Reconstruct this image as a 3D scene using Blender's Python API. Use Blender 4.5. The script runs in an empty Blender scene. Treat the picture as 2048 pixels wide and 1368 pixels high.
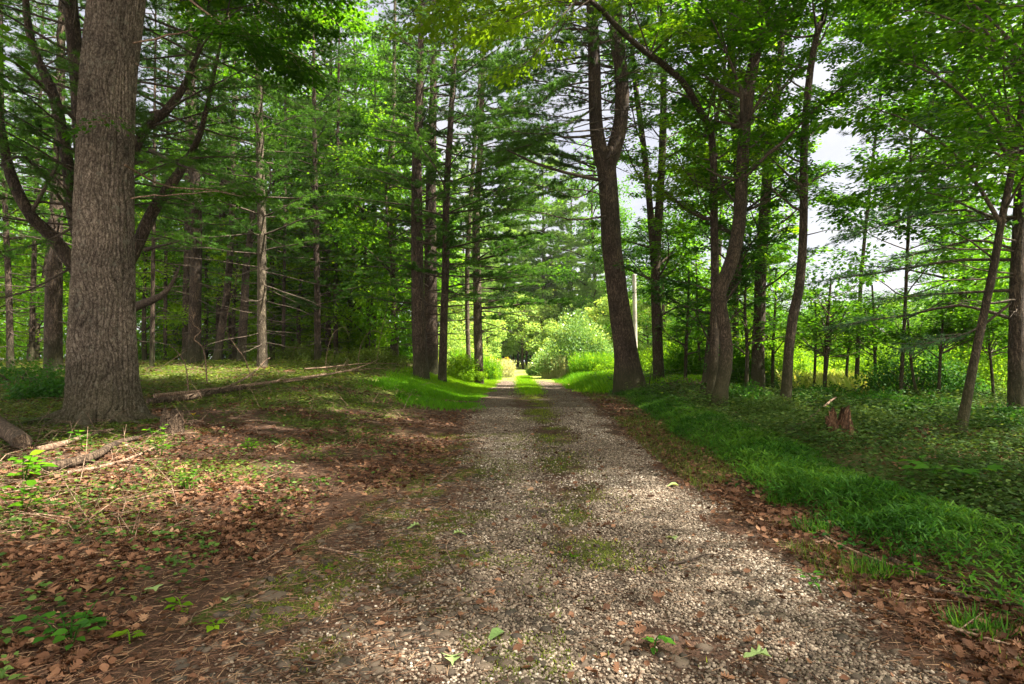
import bpy, math
import numpy as np

# ------------------------------------------------------------------ camera, sky, sun, exposure
sc = bpy.context.scene
col = sc.collection
F = 2048 * 20.0 / 36.0            # focal length in photo pixels
CAMH = 1.15
PITCH = math.atan(38 / F)
cam = bpy.data.cameras.new("camera")
cam.lens = 20.0; cam.sensor_width = 36.0; cam.clip_start = 0.05; cam.clip_end = 2000
camo = bpy.data.objects.new("camera", cam); col.objects.link(camo)
camo.location = (0, 0, CAMH); camo.rotation_euler = (math.pi / 2 + PITCH, 0, 0)
sc.camera = camo

SUN_EL = math.radians(56)
SUN_AZ = math.radians(100)        # measured from +Y towards +X : the sun stands to the right
sun = bpy.data.lights.new("sun", 'SUN'); sun.energy = 5.0; sun.angle = math.radians(0.9)
sun.color = (1.0, 0.94, 0.82)
suno = bpy.data.objects.new("sun", sun); col.objects.link(suno)
suno.rotation_euler = (math.pi / 2 - SUN_EL, 0, -SUN_AZ + math.pi)
suno.location = (0, 0, 50)

w = bpy.data.worlds.new("World"); sc.world = w; w.use_nodes = True
nt = w.node_tree; nt.nodes.clear()
N = nt.nodes.new; LK = nt.links.new
sky = N('ShaderNodeTexSky'); sky.sky_type = 'NISHITA'; sky.sun_disc = False
sky.sun_elevation = SUN_EL; sky.sun_rotation = SUN_AZ
tc = N('ShaderNodeTexCoord')
sep = N('ShaderNodeSeparateXYZ'); LK(tc.outputs['Generated'], sep.inputs[0])
mp = N('ShaderNodeMapping'); mp.inputs['Scale'].default_value = (1, 1, 2.6); LK(tc.outputs['Generated'], mp.inputs[0])
nz = N('ShaderNodeTexNoise'); nz.inputs['Scale'].default_value = 3.2; nz.inputs['Detail'].default_value = 7
nz.inputs['Roughness'].default_value = 0.55; LK(mp.outputs[0], nz.inputs['Vector'])
rp = N('ShaderNodeValToRGB'); LK(nz.outputs['Fac'], rp.inputs[0])
rp.color_ramp.elements[0].position = 0.36; rp.color_ramp.elements[0].color = (0.76, 0.76, 0.88, 1)
rp.color_ramp.elements[1].position = 0.66; rp.color_ramp.elements[1].color = (1.0, 0.96, 0.97, 1)
# clouds brighter and warmer overhead and behind the viewer, added to fill the shade
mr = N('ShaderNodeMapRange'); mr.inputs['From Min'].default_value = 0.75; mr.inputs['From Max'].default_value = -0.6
mr.inputs['To Min'].default_value = SKY_A = 0.175; mr.inputs['To Max'].default_value = SKY_FILL = 0.74; mr.interpolation_type = 'SMOOTHSTEP'
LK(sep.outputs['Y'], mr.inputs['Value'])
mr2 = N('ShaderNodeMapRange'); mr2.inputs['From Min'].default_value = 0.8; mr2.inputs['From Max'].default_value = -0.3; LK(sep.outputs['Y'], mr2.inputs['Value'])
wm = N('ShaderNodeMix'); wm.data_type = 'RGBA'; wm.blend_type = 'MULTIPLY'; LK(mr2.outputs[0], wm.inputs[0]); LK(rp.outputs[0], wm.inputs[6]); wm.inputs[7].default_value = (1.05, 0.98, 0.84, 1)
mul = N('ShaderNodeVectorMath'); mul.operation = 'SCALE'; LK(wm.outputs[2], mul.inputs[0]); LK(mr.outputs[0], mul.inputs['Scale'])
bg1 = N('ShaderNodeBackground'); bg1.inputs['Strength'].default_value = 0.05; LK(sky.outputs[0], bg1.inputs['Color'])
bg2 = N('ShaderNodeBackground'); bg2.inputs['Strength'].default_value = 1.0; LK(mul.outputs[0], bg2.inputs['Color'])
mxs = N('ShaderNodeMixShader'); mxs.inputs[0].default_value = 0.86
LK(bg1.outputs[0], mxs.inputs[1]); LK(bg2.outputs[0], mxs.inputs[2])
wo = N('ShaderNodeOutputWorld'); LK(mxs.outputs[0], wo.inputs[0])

sc.view_settings.view_transform = 'Standard'; sc.view_settings.look = 'None'
sc.view_settings.exposure = 2.55; sc.view_settings.gamma = 1.0
sc.render.engine = 'CYCLES'
cy = sc.cycles
cy.max_bounces = 7; cy.diffuse_bounces = 5; cy.glossy_bounces = 2; cy.transmission_bounces = 3
cy.caustics_reflective = False; cy.caustics_refractive = False
cy.use_denoising = True
cy.sample_clamp_indirect = 6

# ------------------------------------------------------------------ small helpers
R = np.random.RandomState(11)
def U(a, b, n=None): return R.uniform(a, b, n)
def ss(x, a, b):
    t = np.clip((np.asarray(x, float) - a) / (b - a), 0, 1); return t * t * (3 - 2 * t)
_T = np.random.RandomState(5).rand(256, 256)
def vn(x, y, s=1.0, o=0):
    x = np.asarray(x, float) * s + 31.7 * o + 500; y = np.asarray(y, float) * s + 17.3 * o + 500
    xi = np.floor(x).astype(int); yi = np.floor(y).astype(int); fx = x - xi; fy = y - yi
    fx = fx * fx * (3 - 2 * fx); fy = fy * fy * (3 - 2 * fy)
    a = _T[xi % 256, yi % 256]; b = _T[(xi + 1) % 256, yi % 256]; c = _T[xi % 256, (yi + 1) % 256]; d = _T[(xi + 1) % 256, (yi + 1) % 256]
    return (a * (1 - fx) + b * fx) * (1 - fy) + (c * (1 - fx) + d * fx) * fy
def fb(x, y, s=1.0, o=0, k=3):
    r = 0; t = 0
    for i in range(k):
        a = 0.5 ** i; r = r + a * vn(x, y, s * 2 ** i, o + 3 * i); t += a
    return r / t
def xc(y): y = np.asarray(y, float); return 0.5 + 0.22 * np.exp(-np.clip(y, 0, None) / 3.5) + 0.006 * y - 0.0035 * np.clip(y - 42, 0, None) ** 2
def hw(y): return 1.16 + 0.69 * ss(y, 4, 18)
def hwl(y): return hw(y) + 0.62 * (1 - ss(y, 2.2, 7))      # the left edge is ragged and wide close by
def H(x, y):
    x = np.asarray(x, float); y = np.asarray(y, float)
    ul = xc(y) - hwl(y) - x; ur = x - xc(y) - hw(y)
    z = (0.22 + 0.85 * ss(y, 6, 24)) * ss(ul, 0.1, 4.2)
    z = z + 0.10 * ss(ur, 0.1, 2.0) + 0.35 * ss(y, 30, 70) * (1 - 0.6 * ss(ul, 0, 6))
    off = ss(np.maximum(ul, ur), -0.2, 1.0)
    z = z + off * (0.10 * (fb(x, y, 0.35, 1) - 0.5) + 0.05 * (fb(x, y, 1.6, 4) - 0.5))
    return z + 0.012 * (fb(x, y, 2.2, 9) - 0.5)
cp, sp = math.cos(PITCH), math.sin(PITCH)
def P(u, v, D):
    a = (u - 1024) / F; b = (684 - v) / F
    k = D / (cp - b * sp)
    return np.array([a * k, D, CAMH + (sp + b * cp) * k])
def proj(p):
    x, y, z = p[:, 0], p[:, 1], p[:, 2] - CAMH
    dep = y * cp + z * sp; dep = np.where(dep < 0.05, 0.05, dep); up = -y * sp + z * cp
    return 1024 + F * x / dep, 684 - F * up / dep, dep
def ground(u, v):
    D = 1.4
    while D < 120:
        p = P(u, v, D)
        if p[2] <= H(p[0], D): break
        D *= 1.004
    p[2] = H(p[0], p[1]); return p

class MB:
    def __init__(s): s.V = []; s.F = []; s.T = []; s.n = 0
    def add(s, V, Fa, t=0.5):
        V = np.asarray(V, np.float32).reshape(-1, 3); Fa = np.asarray(Fa, np.int32)
        s.V.append(V); s.F.append(Fa + s.n); s.n += len(V)
        s.T.append(np.broadcast_to(np.asarray(t, np.float32), (len(V),)).copy())
    def build(s, name, mat, parent=None, smooth=False, origin=None):
        me = bpy.data.meshes.new(name)
        V = np.concatenate(s.V) if s.V else np.zeros((0, 3), np.float32)
        if parent is not None: V = V - np.array(world_loc(parent), np.float32)
        elif origin is not None: V = V - np.array(origin, np.float32)
        loops = np.concatenate([f.ravel() for f in s.F]); sizes = np.concatenate([np.full(len(f), f.shape[1], np.int32) for f in s.F])
        me.vertices.add(len(V)); me.vertices.foreach_set('co', V.ravel().astype(np.float32))
        me.loops.add(len(loops)); me.loops.foreach_set('vertex_index', loops.astype(np.int32))
        me.polygons.add(len(sizes)); st = np.zeros(len(sizes), np.int32); st[1:] = np.cumsum(sizes)[:-1]
        me.polygons.foreach_set('loop_start', st)
        if smooth: me.polygons.foreach_set('use_smooth', np.ones(len(sizes), bool))
        me.update(calc_edges=True)
        a = me.attributes.new('tint', 'FLOAT', 'POINT'); a.data.foreach_set('value', np.concatenate(s.T))
        me.materials.append(mat)
        o = bpy.data.objects.new(name, me); col.objects.link(o)
        if parent is not None: o.parent = parent
        elif origin is not None: o.location = origin
        return o
def world_loc(o):
    l = np.array(o.location)
    while o.parent is not None: o = o.parent; l = l + np.array(o.location)
    return l
def tag(o, label=None, cat=None, group=None, kind=None):
    if label: o['label'] = label
    if cat: o['category'] = cat
    if group: o['group'] = group
    if kind: o['kind'] = kind
    return o
def empty(name, label, cat, loc, group=None):
    o = bpy.data.objects.new(name, None); col.objects.link(o); o.location = [float(c) for c in loc]; o.empty_display_size = 0.2
    return tag(o, label, cat, group)
def copy_thing(root, loc, rz, scale, label, group=None):
    r = root.copy(); col.objects.link(r); r.location = [float(c) for c in loc]; r.rotation_euler = (0, 0, rz); r.scale = scale
    r['label'] = label
    if group: r['group'] = group
    for ch in root.children:
        c = ch.copy(); col.objects.link(c); c.parent = r
    return r
def nrm(a): a = np.asarray(a, float); return a / (np.linalg.norm(a, axis=-1, keepdims=True) + 1e-9)

def smooth_path(pts, n):
    pts = np.asarray(pts, float); m = len(pts)
    if m == 2: t = np.linspace(0, 1, n)[:, None]; return pts[0] * (1 - t) + pts[1] * t
    e = np.vstack([2 * pts[0] - pts[1], pts, 2 * pts[-1] - pts[-2]])
    t = np.linspace(0, m - 1, n); i = np.minimum(t.astype(int), m - 2); f = (t - i)[:, None]
    a, b, c, d = e[i], e[i + 1], e[i + 2], e[i + 3]
    return 0.5 * (2 * b + (c - a) * f + (2 * a - 5 * b + 4 * c - d) * f ** 2 + (3 * b - a - 3 * c + d) * f ** 3)
def tube(mb, pts, rad, sides=6, t=0.5, cap=True, rough=0.0, seed=0, lobes=None, tintf=None):
    pts = np.asarray(pts, float); n = len(pts); rad = np.broadcast_to(np.asarray(rad, float), (n,))
    tg = np.gradient(pts, axis=0); tg = nrm(tg)
    ref = np.array([0.0, 1.0, 0.0]) if abs(tg[:, 1]).mean() < 0.75 else np.array([0, 0, 1.0])
    a = nrm(np.cross(tg, ref)); b = np.cross(tg, a)
    th = np.linspace(0, 2 * np.pi, sides, endpoint=False)
    rr = rad[:, None] * np.ones(sides)
    if lobes is not None: rr = rr * lobes(np.arange(n)[:, None] / max(n - 1, 1), th[None, :], pts)
    if rough: rr = rr * (1 + rough * (R.rand(n, sides) - 0.5))
    V = pts[:, None, :] + rr[:, :, None] * (np.cos(th)[None, :, None] * a[:, None, :] + np.sin(th)[None, :, None] * b[:, None, :])
    i = np.arange(n - 1)[:, None] * sides; j = np.arange(sides)[None, :]; j2 = (j + 1) % sides
    Fq = np.stack([i + j, i + j2, i + sides + j2, i + sides + j], -1).reshape(-1, 4)
    tt_ = t if tintf is None else tintf(np.arange(n)[:, None] / max(n - 1, 1), th[None, :], pts).ravel()
    mb.add(V, Fq, tt_)
    if cap:
        base = len(V.reshape(-1, 3)) - sides
        k = np.arange(sides); c = pts[-1] + tg[-1] * rad[-1] * 0.3
        V2 = np.vstack([V[-1], c[None]]); mb.add(V2, np.stack([k, (k + 1) % sides, np.full(sides, sides)], -1), t)
        if rad[0] > .006: mb.add(np.vstack([V[0], pts[0][None]]), np.stack([(k + 1) % sides, k, np.full(sides, sides)], -1), t)
def sticks(mb, p0, p1, r0, r1, t=0.5):
    p0 = np.asarray(p0, float); p1 = np.asarray(p1, float); n = len(p0)
    if n == 0: return
    d = nrm(p1 - p0); ref = np.where(np.abs(d[:, 2:3]) < 0.9, np.array([[0, 0, 1.0]]), np.array([[1.0, 0, 0]]))
    a = nrm(np.cross(d, ref)); b = np.cross(d, a)
    r0 = np.broadcast_to(r0, (n,))[:, None]; r1 = np.broadcast_to(r1, (n,))[:, None]
    V = []
    for p, r in ((p0, r0), (p1, r1)):
        for th in (0, 2.094, 4.189): V.append(p + r * (math.cos(th) * a + math.sin(th) * b))
    V = np.stack(V, 1)
    f = np.array([[0, 1, 4, 3], [1, 2, 5, 4], [2, 0, 3, 5]])
    mb.add(V.reshape(-1, 3), (np.arange(n)[:, None, None] * 6 + f[None]).reshape(-1, 4), np.repeat(np.broadcast_to(t, (n,)), 6))

# leaf templates: x = across, y = along, z = out of the blade
T_QUAD = (np.array([[0, 0, 0], [.36, .45, .05], [0, 1, -.06], [-.36, .45, .05]]), np.array([[0, 1, 2], [0, 2, 3]]))
T_LEAF = (np.array([[0, 0, 0], [.27, .22, .05], [.33, .5, .07], [0, 1.05, -.1], [-.33, .5, .07], [-.27, .22, .05], [0, .5, 0]]),
          np.array([[0, 1, 6], [1, 2, 6], [2, 3, 6], [3, 4, 6], [4, 5, 6], [5, 0, 6]]))
T_BLADE = (np.array([[-.06, 0, 0], [.06, 0, 0], [.05, .55, .1], [-.05, .55, .1], [0, 1, -.05]]), np.array([[0, 1, 2], [0, 2, 3], [3, 2, 4]]))
T_NEEDLE = (np.array([[-.5, 0, 0], [.5, 0, 0], [0, 1, 0]]), np.array([[0, 1, 2]]))
def _star(angs):
    v = [(0, .42, 0)] + [(r * math.cos(math.radians(a)), .42 + r * math.sin(math.radians(a)), z) for a, r, z in angs]
    n = len(angs); return np.array(v), np.array([[0, 1 + i, 1 + (i + 1) % n] for i in range(n)])
T_MAPLE = _star([(-90, .42, 0), (-55, .3, .02), (-18, .45, -.03), (10, .26, .03), (36, .62, -.05), (62, .27, .03), (90, .66, -.06), (118, .27, .03),
                 (144, .62, -.05), (170, .26, .03), (198, .45, -.03), (235, .3, .02)])
T_OAK = (np.array([[0, 0, 0], [.05, .12, 0], [.26, .2, .06], [.1, .3, .02], [.38, .42, .08], [.12, .5, 0], [.36, .66, .06], [.13, .7, 0], [.22, .86, .02], [0, 1, -.05],
                   [-.22, .86, .02], [-.13, .7, 0], [-.36, .66, .06], [-.12, .5, 0], [-.38, .42, .08], [-.1, .3, .02], [-.26, .2, .06], [-.05, .12, 0], [0, .5, -.02]]),
         np.array([[i, (i + 1) % 18, 18] for i in range(18)]))
def place(mb, tpl, c, yd, nd, size, t, width=1.0, curl=0.0):
    """scatter a leaf template: yd = leaf direction, nd = normal hint"""
    c = np.asarray(c, float); n = len(c)
    if n == 0: return
    Y = nrm(yd); X = nrm(np.cross(Y, nd)); Z = np.cross(X, Y)
    T, Fc = tpl; T = T.copy()
    size = np.broadcast_to(size, (n,))[:, None, None]
    if curl: T = T + np.stack([0 * T[:, 0], 0 * T[:, 0], curl * (T[:, 0] ** 2 * 2 + (T[:, 1] - .5) ** 2)], -1)
    width = np.broadcast_to(width, (n,))
    V = c[:, None] + size * (T[None, :, 0:1] * X[:, None] * width[:, None, None] + T[None, :, 1:2] * Y[:, None] + T[None, :, 2:3] * Z[:, None])
    mb.add(V.reshape(-1, 3), (np.arange(n)[:, None, None] * len(T) + Fc[None]).reshape(-1, Fc.shape[1]), np.repeat(np.broadcast_to(t, (n,)), len(T)))
def lod(c, size, keep=0.2, grow=2.1):
    """thin out and enlarge foliage well above the view"""
    u, v, d = proj(c)
    out = (v < -160) | (c[:, 1] < 1.5) | (np.abs(u - 1024) > 1500)
    k = (~out) | (R.rand(len(c)) < keep)
    return k, np.where(out, grow, 1.0) * size

# ------------------------------------------------------------------ materials
def new_mat(name):
    m = bpy.data.materials.new(name); m.use_nodes = True; m.node_tree.nodes.clear(); return m, m.node_tree.nodes.new, m.node_tree.links.new
def ramp(n, stops):
    r = n('ShaderNodeValToRGB'); e = r.color_ramp.elements
    while len(e) < len(stops): e.new(0.5)
    for x, (p, c) in zip(e, stops): x.position = p; x.color = (*c, 1)
    return r
def leaf_mat(name, stops, trans=0.45, rough=0.55, spec=0.10, tcol=1.6, ty=1.25):
    m, n, l = new_mat(name)
    at = n('ShaderNodeAttribute'); at.attribute_name = 'tint'
    r = ramp(n, stops); l(at.outputs['Fac'], r.inputs[0])
    p = n('ShaderNodeBsdfPrincipled'); p.inputs['Roughness'].default_value = rough; p.inputs['Specular IOR Level'].default_value = spec
    l(r.outputs[0], p.inputs['Base Color'])
    o = n('ShaderNodeOutputMaterial')
    if trans > 0:
        tr = n('ShaderNodeBsdfTranslucent')
        mu = n('ShaderNodeMix'); mu.data_type = 'RGBA'; mu.blend_type = 'MULTIPLY'; mu.inputs[0].default_value = 1
        l(r.outputs[0], mu.inputs[6]); mu.inputs[7].default_value = (tcol * ty, tcol, tcol * 0.5, 1); l(mu.outputs[2], tr.inputs['Color'])
        mx = n('ShaderNodeMixShader'); mx.inputs[0].default_value = trans
        l(p.outputs[0], mx.inputs[1]); l(tr.outputs[0], mx.inputs[2]); l(mx.outputs[0], o.inputs[0])
    else: l(p.outputs[0], o.inputs[0])
    return m
def bark_mat(name, dark, mid, light, sx=9.0, sz=2.2, bump=0.6, dist=0.03, moss=None, mossh=1.6, patch=None):
    m, n, l = new_mat(name)
    tc = n('ShaderNodeTexCoord'); mp = n('ShaderNodeMapping'); mp.inputs['Scale'].default_value = (sx, sx, sz); l(tc.outputs['Object'], mp.inputs[0])
    def bill(src, sc_, dist, det=3):
        x = n('ShaderNodeTexNoise'); x.inputs['Scale'].default_value = sc_; x.inputs['Detail'].default_value = det; x.inputs['Distortion'].default_value = dist; l(src, x.inputs['Vector'])
        a = n('ShaderNodeMath'); a.operation = 'SUBTRACT'; a.inputs[1].default_value = .5; l(x.outputs['Fac'], a.inputs[0])
        b_ = n('ShaderNodeMath'); b_.operation = 'ABSOLUTE'; l(a.outputs[0], b_.inputs[0])
        c_ = n('ShaderNodeMapRange'); c_.inputs[1].default_value = 0; c_.inputs[2].default_value = .13; l(b_.outputs[0], c_.inputs[0]); return c_.outputs[0]
    mp2 = n('ShaderNodeMapping'); mp2.inputs['Scale'].default_value = (sx * 1.3, sx * 1.3, sx * .9); l(tc.outputs['Object'], mp2.inputs[0])
    r1 = bill(mp.outputs[0], 1.5, .5); r2 = bill(mp2.outputs[0], 1.6, .3)
    fine = n('ShaderNodeTexNoise'); fine.inputs['Scale'].default_value = 5; fine.inputs['Detail'].default_value = 6; fine.inputs['Roughness'].default_value = .75; l(mp2.outputs[0], fine.inputs['Vector'])
    big = n('ShaderNodeTexNoise'); big.inputs['Scale'].default_value = 1.8; big.inputs['Detail'].default_value = 4; l(tc.outputs['Object'], big.inputs['Vector'])
    h = n('ShaderNodeMath'); h.operation = 'MULTIPLY_ADD'; h.inputs[1].default_value = .5; l(r1, h.inputs[0]); l(fine.outputs['Fac'], h.inputs[2])
    h2 = n('ShaderNodeMath'); h2.operation = 'MULTIPLY_ADD'; h2.inputs[1].default_value = 0.3; l(r2, h2.inputs[0]); l(h.outputs[0], h2.inputs[2])
    r = ramp(n, [(0.12, dark), (0.5, mid), (0.85, light)])
    mrr = n('ShaderNodeMapRange'); mrr.inputs['From Min'].default_value = 0.45; mrr.inputs['From Max'].default_value = 1.5; l(h2.outputs[0], mrr.inputs[0]); l(mrr.outputs[0], r.inputs[0])
    bm = n('ShaderNodeMix'); bm.data_type = 'RGBA'; bm.blend_type = 'MULTIPLY'
    br = ramp(n, [(0.35, (.62, .6, .58)), (0.65, (1.2, 1.15, 1.1))]); l(big.outputs['Fac'], br.inputs[0]); bm.inputs[0].default_value = 1
    l(r.outputs[0], bm.inputs[6]); l(br.outputs[0], bm.inputs[7]); outc = bm.outputs[2]
    if moss:
        sx_ = n('ShaderNodeSeparateXYZ'); l(tc.outputs['Object'], sx_.inputs[0])
        q = n('ShaderNodeMapRange'); q.inputs['From Min'].default_value = mossh; q.inputs['From Max'].default_value = 0.0; l(sx_.outputs['Z'], q.inputs[0])
        q2 = n('ShaderNodeMath'); q2.operation = 'MULTIPLY'; l(q.outputs[0], q2.inputs[0]); l(fine.outputs['Fac'], q2.inputs[1])
        q3 = n('ShaderNodeMath'); q3.operation = 'MULTIPLY'; q3.inputs[1].default_value = 1.3; l(q2.outputs[0], q3.inputs[0])
        mm = n('ShaderNodeMix'); mm.data_type = 'RGBA'; l(q3.outputs[0], mm.inputs[0]); l(outc, mm.inputs[6]); mm.inputs[7].default_value = (*moss, 1); outc = mm.outputs[2]
    if patch:
        at = n('ShaderNodeAttribute'); at.attribute_name = 'tint'; tr = ramp(n, [(0.0, (.30, .27, .25)), (.38, (.92, .92, .92)), (1, (1.12, 1.1, 1.08))]); l(at.outputs['Fac'], tr.inputs[0])
        tm_ = n('ShaderNodeMix'); tm_.data_type = 'RGBA'; tm_.blend_type = 'MULTIPLY'; tm_.inputs[0].default_value = 1; l(outc, tm_.inputs[6]); l(tr.outputs[0], tm_.inputs[7])
        ln = n('ShaderNodeTexNoise'); ln.inputs['Scale'].default_value = 7; ln.inputs['Detail'].default_value = 7; ln.inputs['Roughness'].default_value = .7; l(tc.outputs['Object'], ln.inputs['Vector'])
        lr = n('ShaderNodeMapRange'); lr.inputs[1].default_value = .57; lr.inputs[2].default_value = .68; lr.inputs[4].default_value = .6; l(ln.outputs['Fac'], lr.inputs[0])
        lm_ = n('ShaderNodeMix'); lm_.data_type = 'RGBA'; l(lr.outputs[0], lm_.inputs[0]); l(tm_.outputs[2], lm_.inputs[6]); lm_.inputs[7].default_value = (*patch, 1); outc = lm_.outputs[2]
    p = n('ShaderNodeBsdfPrincipled'); p.inputs['Roughness'].default_value = .9; p.inputs['Specular IOR Level'].default_value = .2
    l(outc, p.inputs['Base Color'])
    b = n('ShaderNodeBump'); b.inputs['Strength'].default_value = bump; b.inputs['Distance'].default_value = dist; l(h2.outputs[0], b.inputs['Height']); l(b.outputs[0], p.inputs['Normal'])
    o = n('ShaderNodeOutputMaterial'); l(p.outputs[0], o.inputs[0]); return m

M_OAK = bark_mat('oak_bark', (.12, .095, .075), (.31, .255, .205), (.53, .455, .375), 17, 8, 0.9, 0.02, moss=(.06, .065, .02), mossh=1.1, patch=(.36, .35, .27))
M_PINE = bark_mat('pine_bark', (.018, .013, .010), (.062, .044, .032), (.13, .095, .068), 13, 3.4, 0.8, 0.025, moss=(.04, .05, .015), mossh=1.2)
M_PINEL = bark_mat('pale_pine_bark', (.035, .028, .019), (.10, .08, .056), (.18, .15, .105), 12, 4, 0.7, 0.02)
M_BARK = bark_mat('maple_bark', (.015, .012, .008), (.05, .036, .024), (.115, .085, .06), 16, 5, 0.7, 0.015, moss=(.045, .05, .015), mossh=1.5)
M_TWIG = bark_mat('twig_bark', (.035, .026, .02), (.08, .06, .045), (.14, .11, .085), 20, 8, 0.3, 0.005)
M_STICK = bark_mat('dead_wood', (.08, .05, .035), (.21, .14, .095), (.38, .28, .2), 22, 9, 0.4, 0.006)
M_ROT = bark_mat('rotten_wood', (.035, .024, .016), (.11, .075, .05), (.25, .18, .125), 16, 3, 0.9, 0.03)
M_POLE = bark_mat('grey_pole_wood', (.2, .18, .16), (.34, .31, .28), (.5, .47, .43), 20, 1.5, 0.3, 0.01)

M_MAPLE = leaf_mat('maple_leaf', [(0, (.012, .058, .003)), (.5, (.045, .14, .005)), (.85, (.10, .25, .008)), (1, (.2, .34, .012))], .55, ty=1.2, tcol=1.7)
M_MAPLEY = leaf_mat('bright_maple_leaf', [(0, (.06, .14, .008)), (.5, (.12, .24, .010)), (1, (.23, .36, .015))], .55, ty=1.1)
M_LEAFD = leaf_mat('dark_leaf', [(0, (.014, .055, .009)), (.6, (.032, .115, .012)), (1, (.07, .19, .016))], .42)
M_LEAFB = leaf_mat('woodland_leaf', [(0, (.026, .095, .006)), (.6, (.08, .22, .010)), (1, (.20, .36, .016))], .55, ty=1.3)
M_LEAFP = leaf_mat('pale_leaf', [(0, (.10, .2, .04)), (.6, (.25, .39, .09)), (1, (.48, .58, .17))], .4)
M_NEEDLE = leaf_mat('pine_needle', [(0, (.02, .06, .010)), (.5, (.06, .145, .020)), (1, (.14, .27, .03))], .42, tcol=1.5, ty=1.0)
M_NEEDLEB = leaf_mat('blue_pine_needle', [(0, (.03, .07, .035)), (.5, (.06, .13, .06)), (1, (.11, .2, .10))], .35, tcol=1.2, ty=.9)
M_NEEDLEL = leaf_mat('sun_paled_needle', [(0, (.07, .15, .03)), (.5, (.19, .32, .07)), (1, (.38, .5, .13))], .45, tcol=1.3, ty=1.0)  # needle colour paled and yellowed to give the far clearing its sunlit glow
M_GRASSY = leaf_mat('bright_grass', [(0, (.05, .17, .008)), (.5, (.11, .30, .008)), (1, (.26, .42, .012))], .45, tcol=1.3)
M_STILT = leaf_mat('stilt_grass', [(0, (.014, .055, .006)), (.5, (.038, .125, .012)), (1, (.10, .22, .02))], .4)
M_OLIVE = leaf_mat('ground_cover_leaf', [(0, (.03, .055, .008)), (.5, (.07, .115, .014)), (1, (.15, .2, .03))], .35)
M_COVER = leaf_mat('greyish_cover_leaf', [(0, (.02, .045, .009)), (.5, (.05, .10, .018)), (.85, (.10, .165, .035)), (1, (.17, .23, .07))], .35)
M_LITTER = leaf_mat('dead_leaf', [(0, (.04, .02, .012)), (.35, (.11, .052, .028)), (.7, (.23, .12, .068)), (.93, (.42, .26, .155)), (1, (.55, .38, .24))], .15, tcol=1.1, rough=.7)
M_NEEDLED = leaf_mat('fallen_needle', [(0, (.06, .032, .02)), (.6, (.15, .08, .05)), (1, (.34, .22, .13))], 0, rough=.8)
M_MOSS = leaf_mat('moss_leaf', [(0, (.05, .075, .007)), (.5, (.12, .15, .012)), (1, (.24, .27, .025))], .2)
M_STONE = leaf_mat('gravel_stone', [(0, (.032, .026, .019)), (.3, (.095, .070, .049)), (.65, (.205, .158, .113)), (.9, (.36, .295, .225)), (1, (.56, .49, .40))], 0, rough=.85, spec=.25)
M_GOLD = leaf_mat('goldenrod_flower', [(0, (.5, .34, .02)), (1, (.75, .55, .05))], .3)
M_GRASSP = leaf_mat('sun_paled_grass', [(0, (.12, .25, .02)), (.5, (.28, .40, .05)), (1, (.52, .56, .16))], .4, tcol=1.2)  # grass colour raised to carry the sunlit look of clearing and meadow
M_STRAW = leaf_mat('straw_grass', [(0, (.35, .36, .16)), (1, (.62, .6, .34))], .4, tcol=1.2, ty=1.0)

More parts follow.
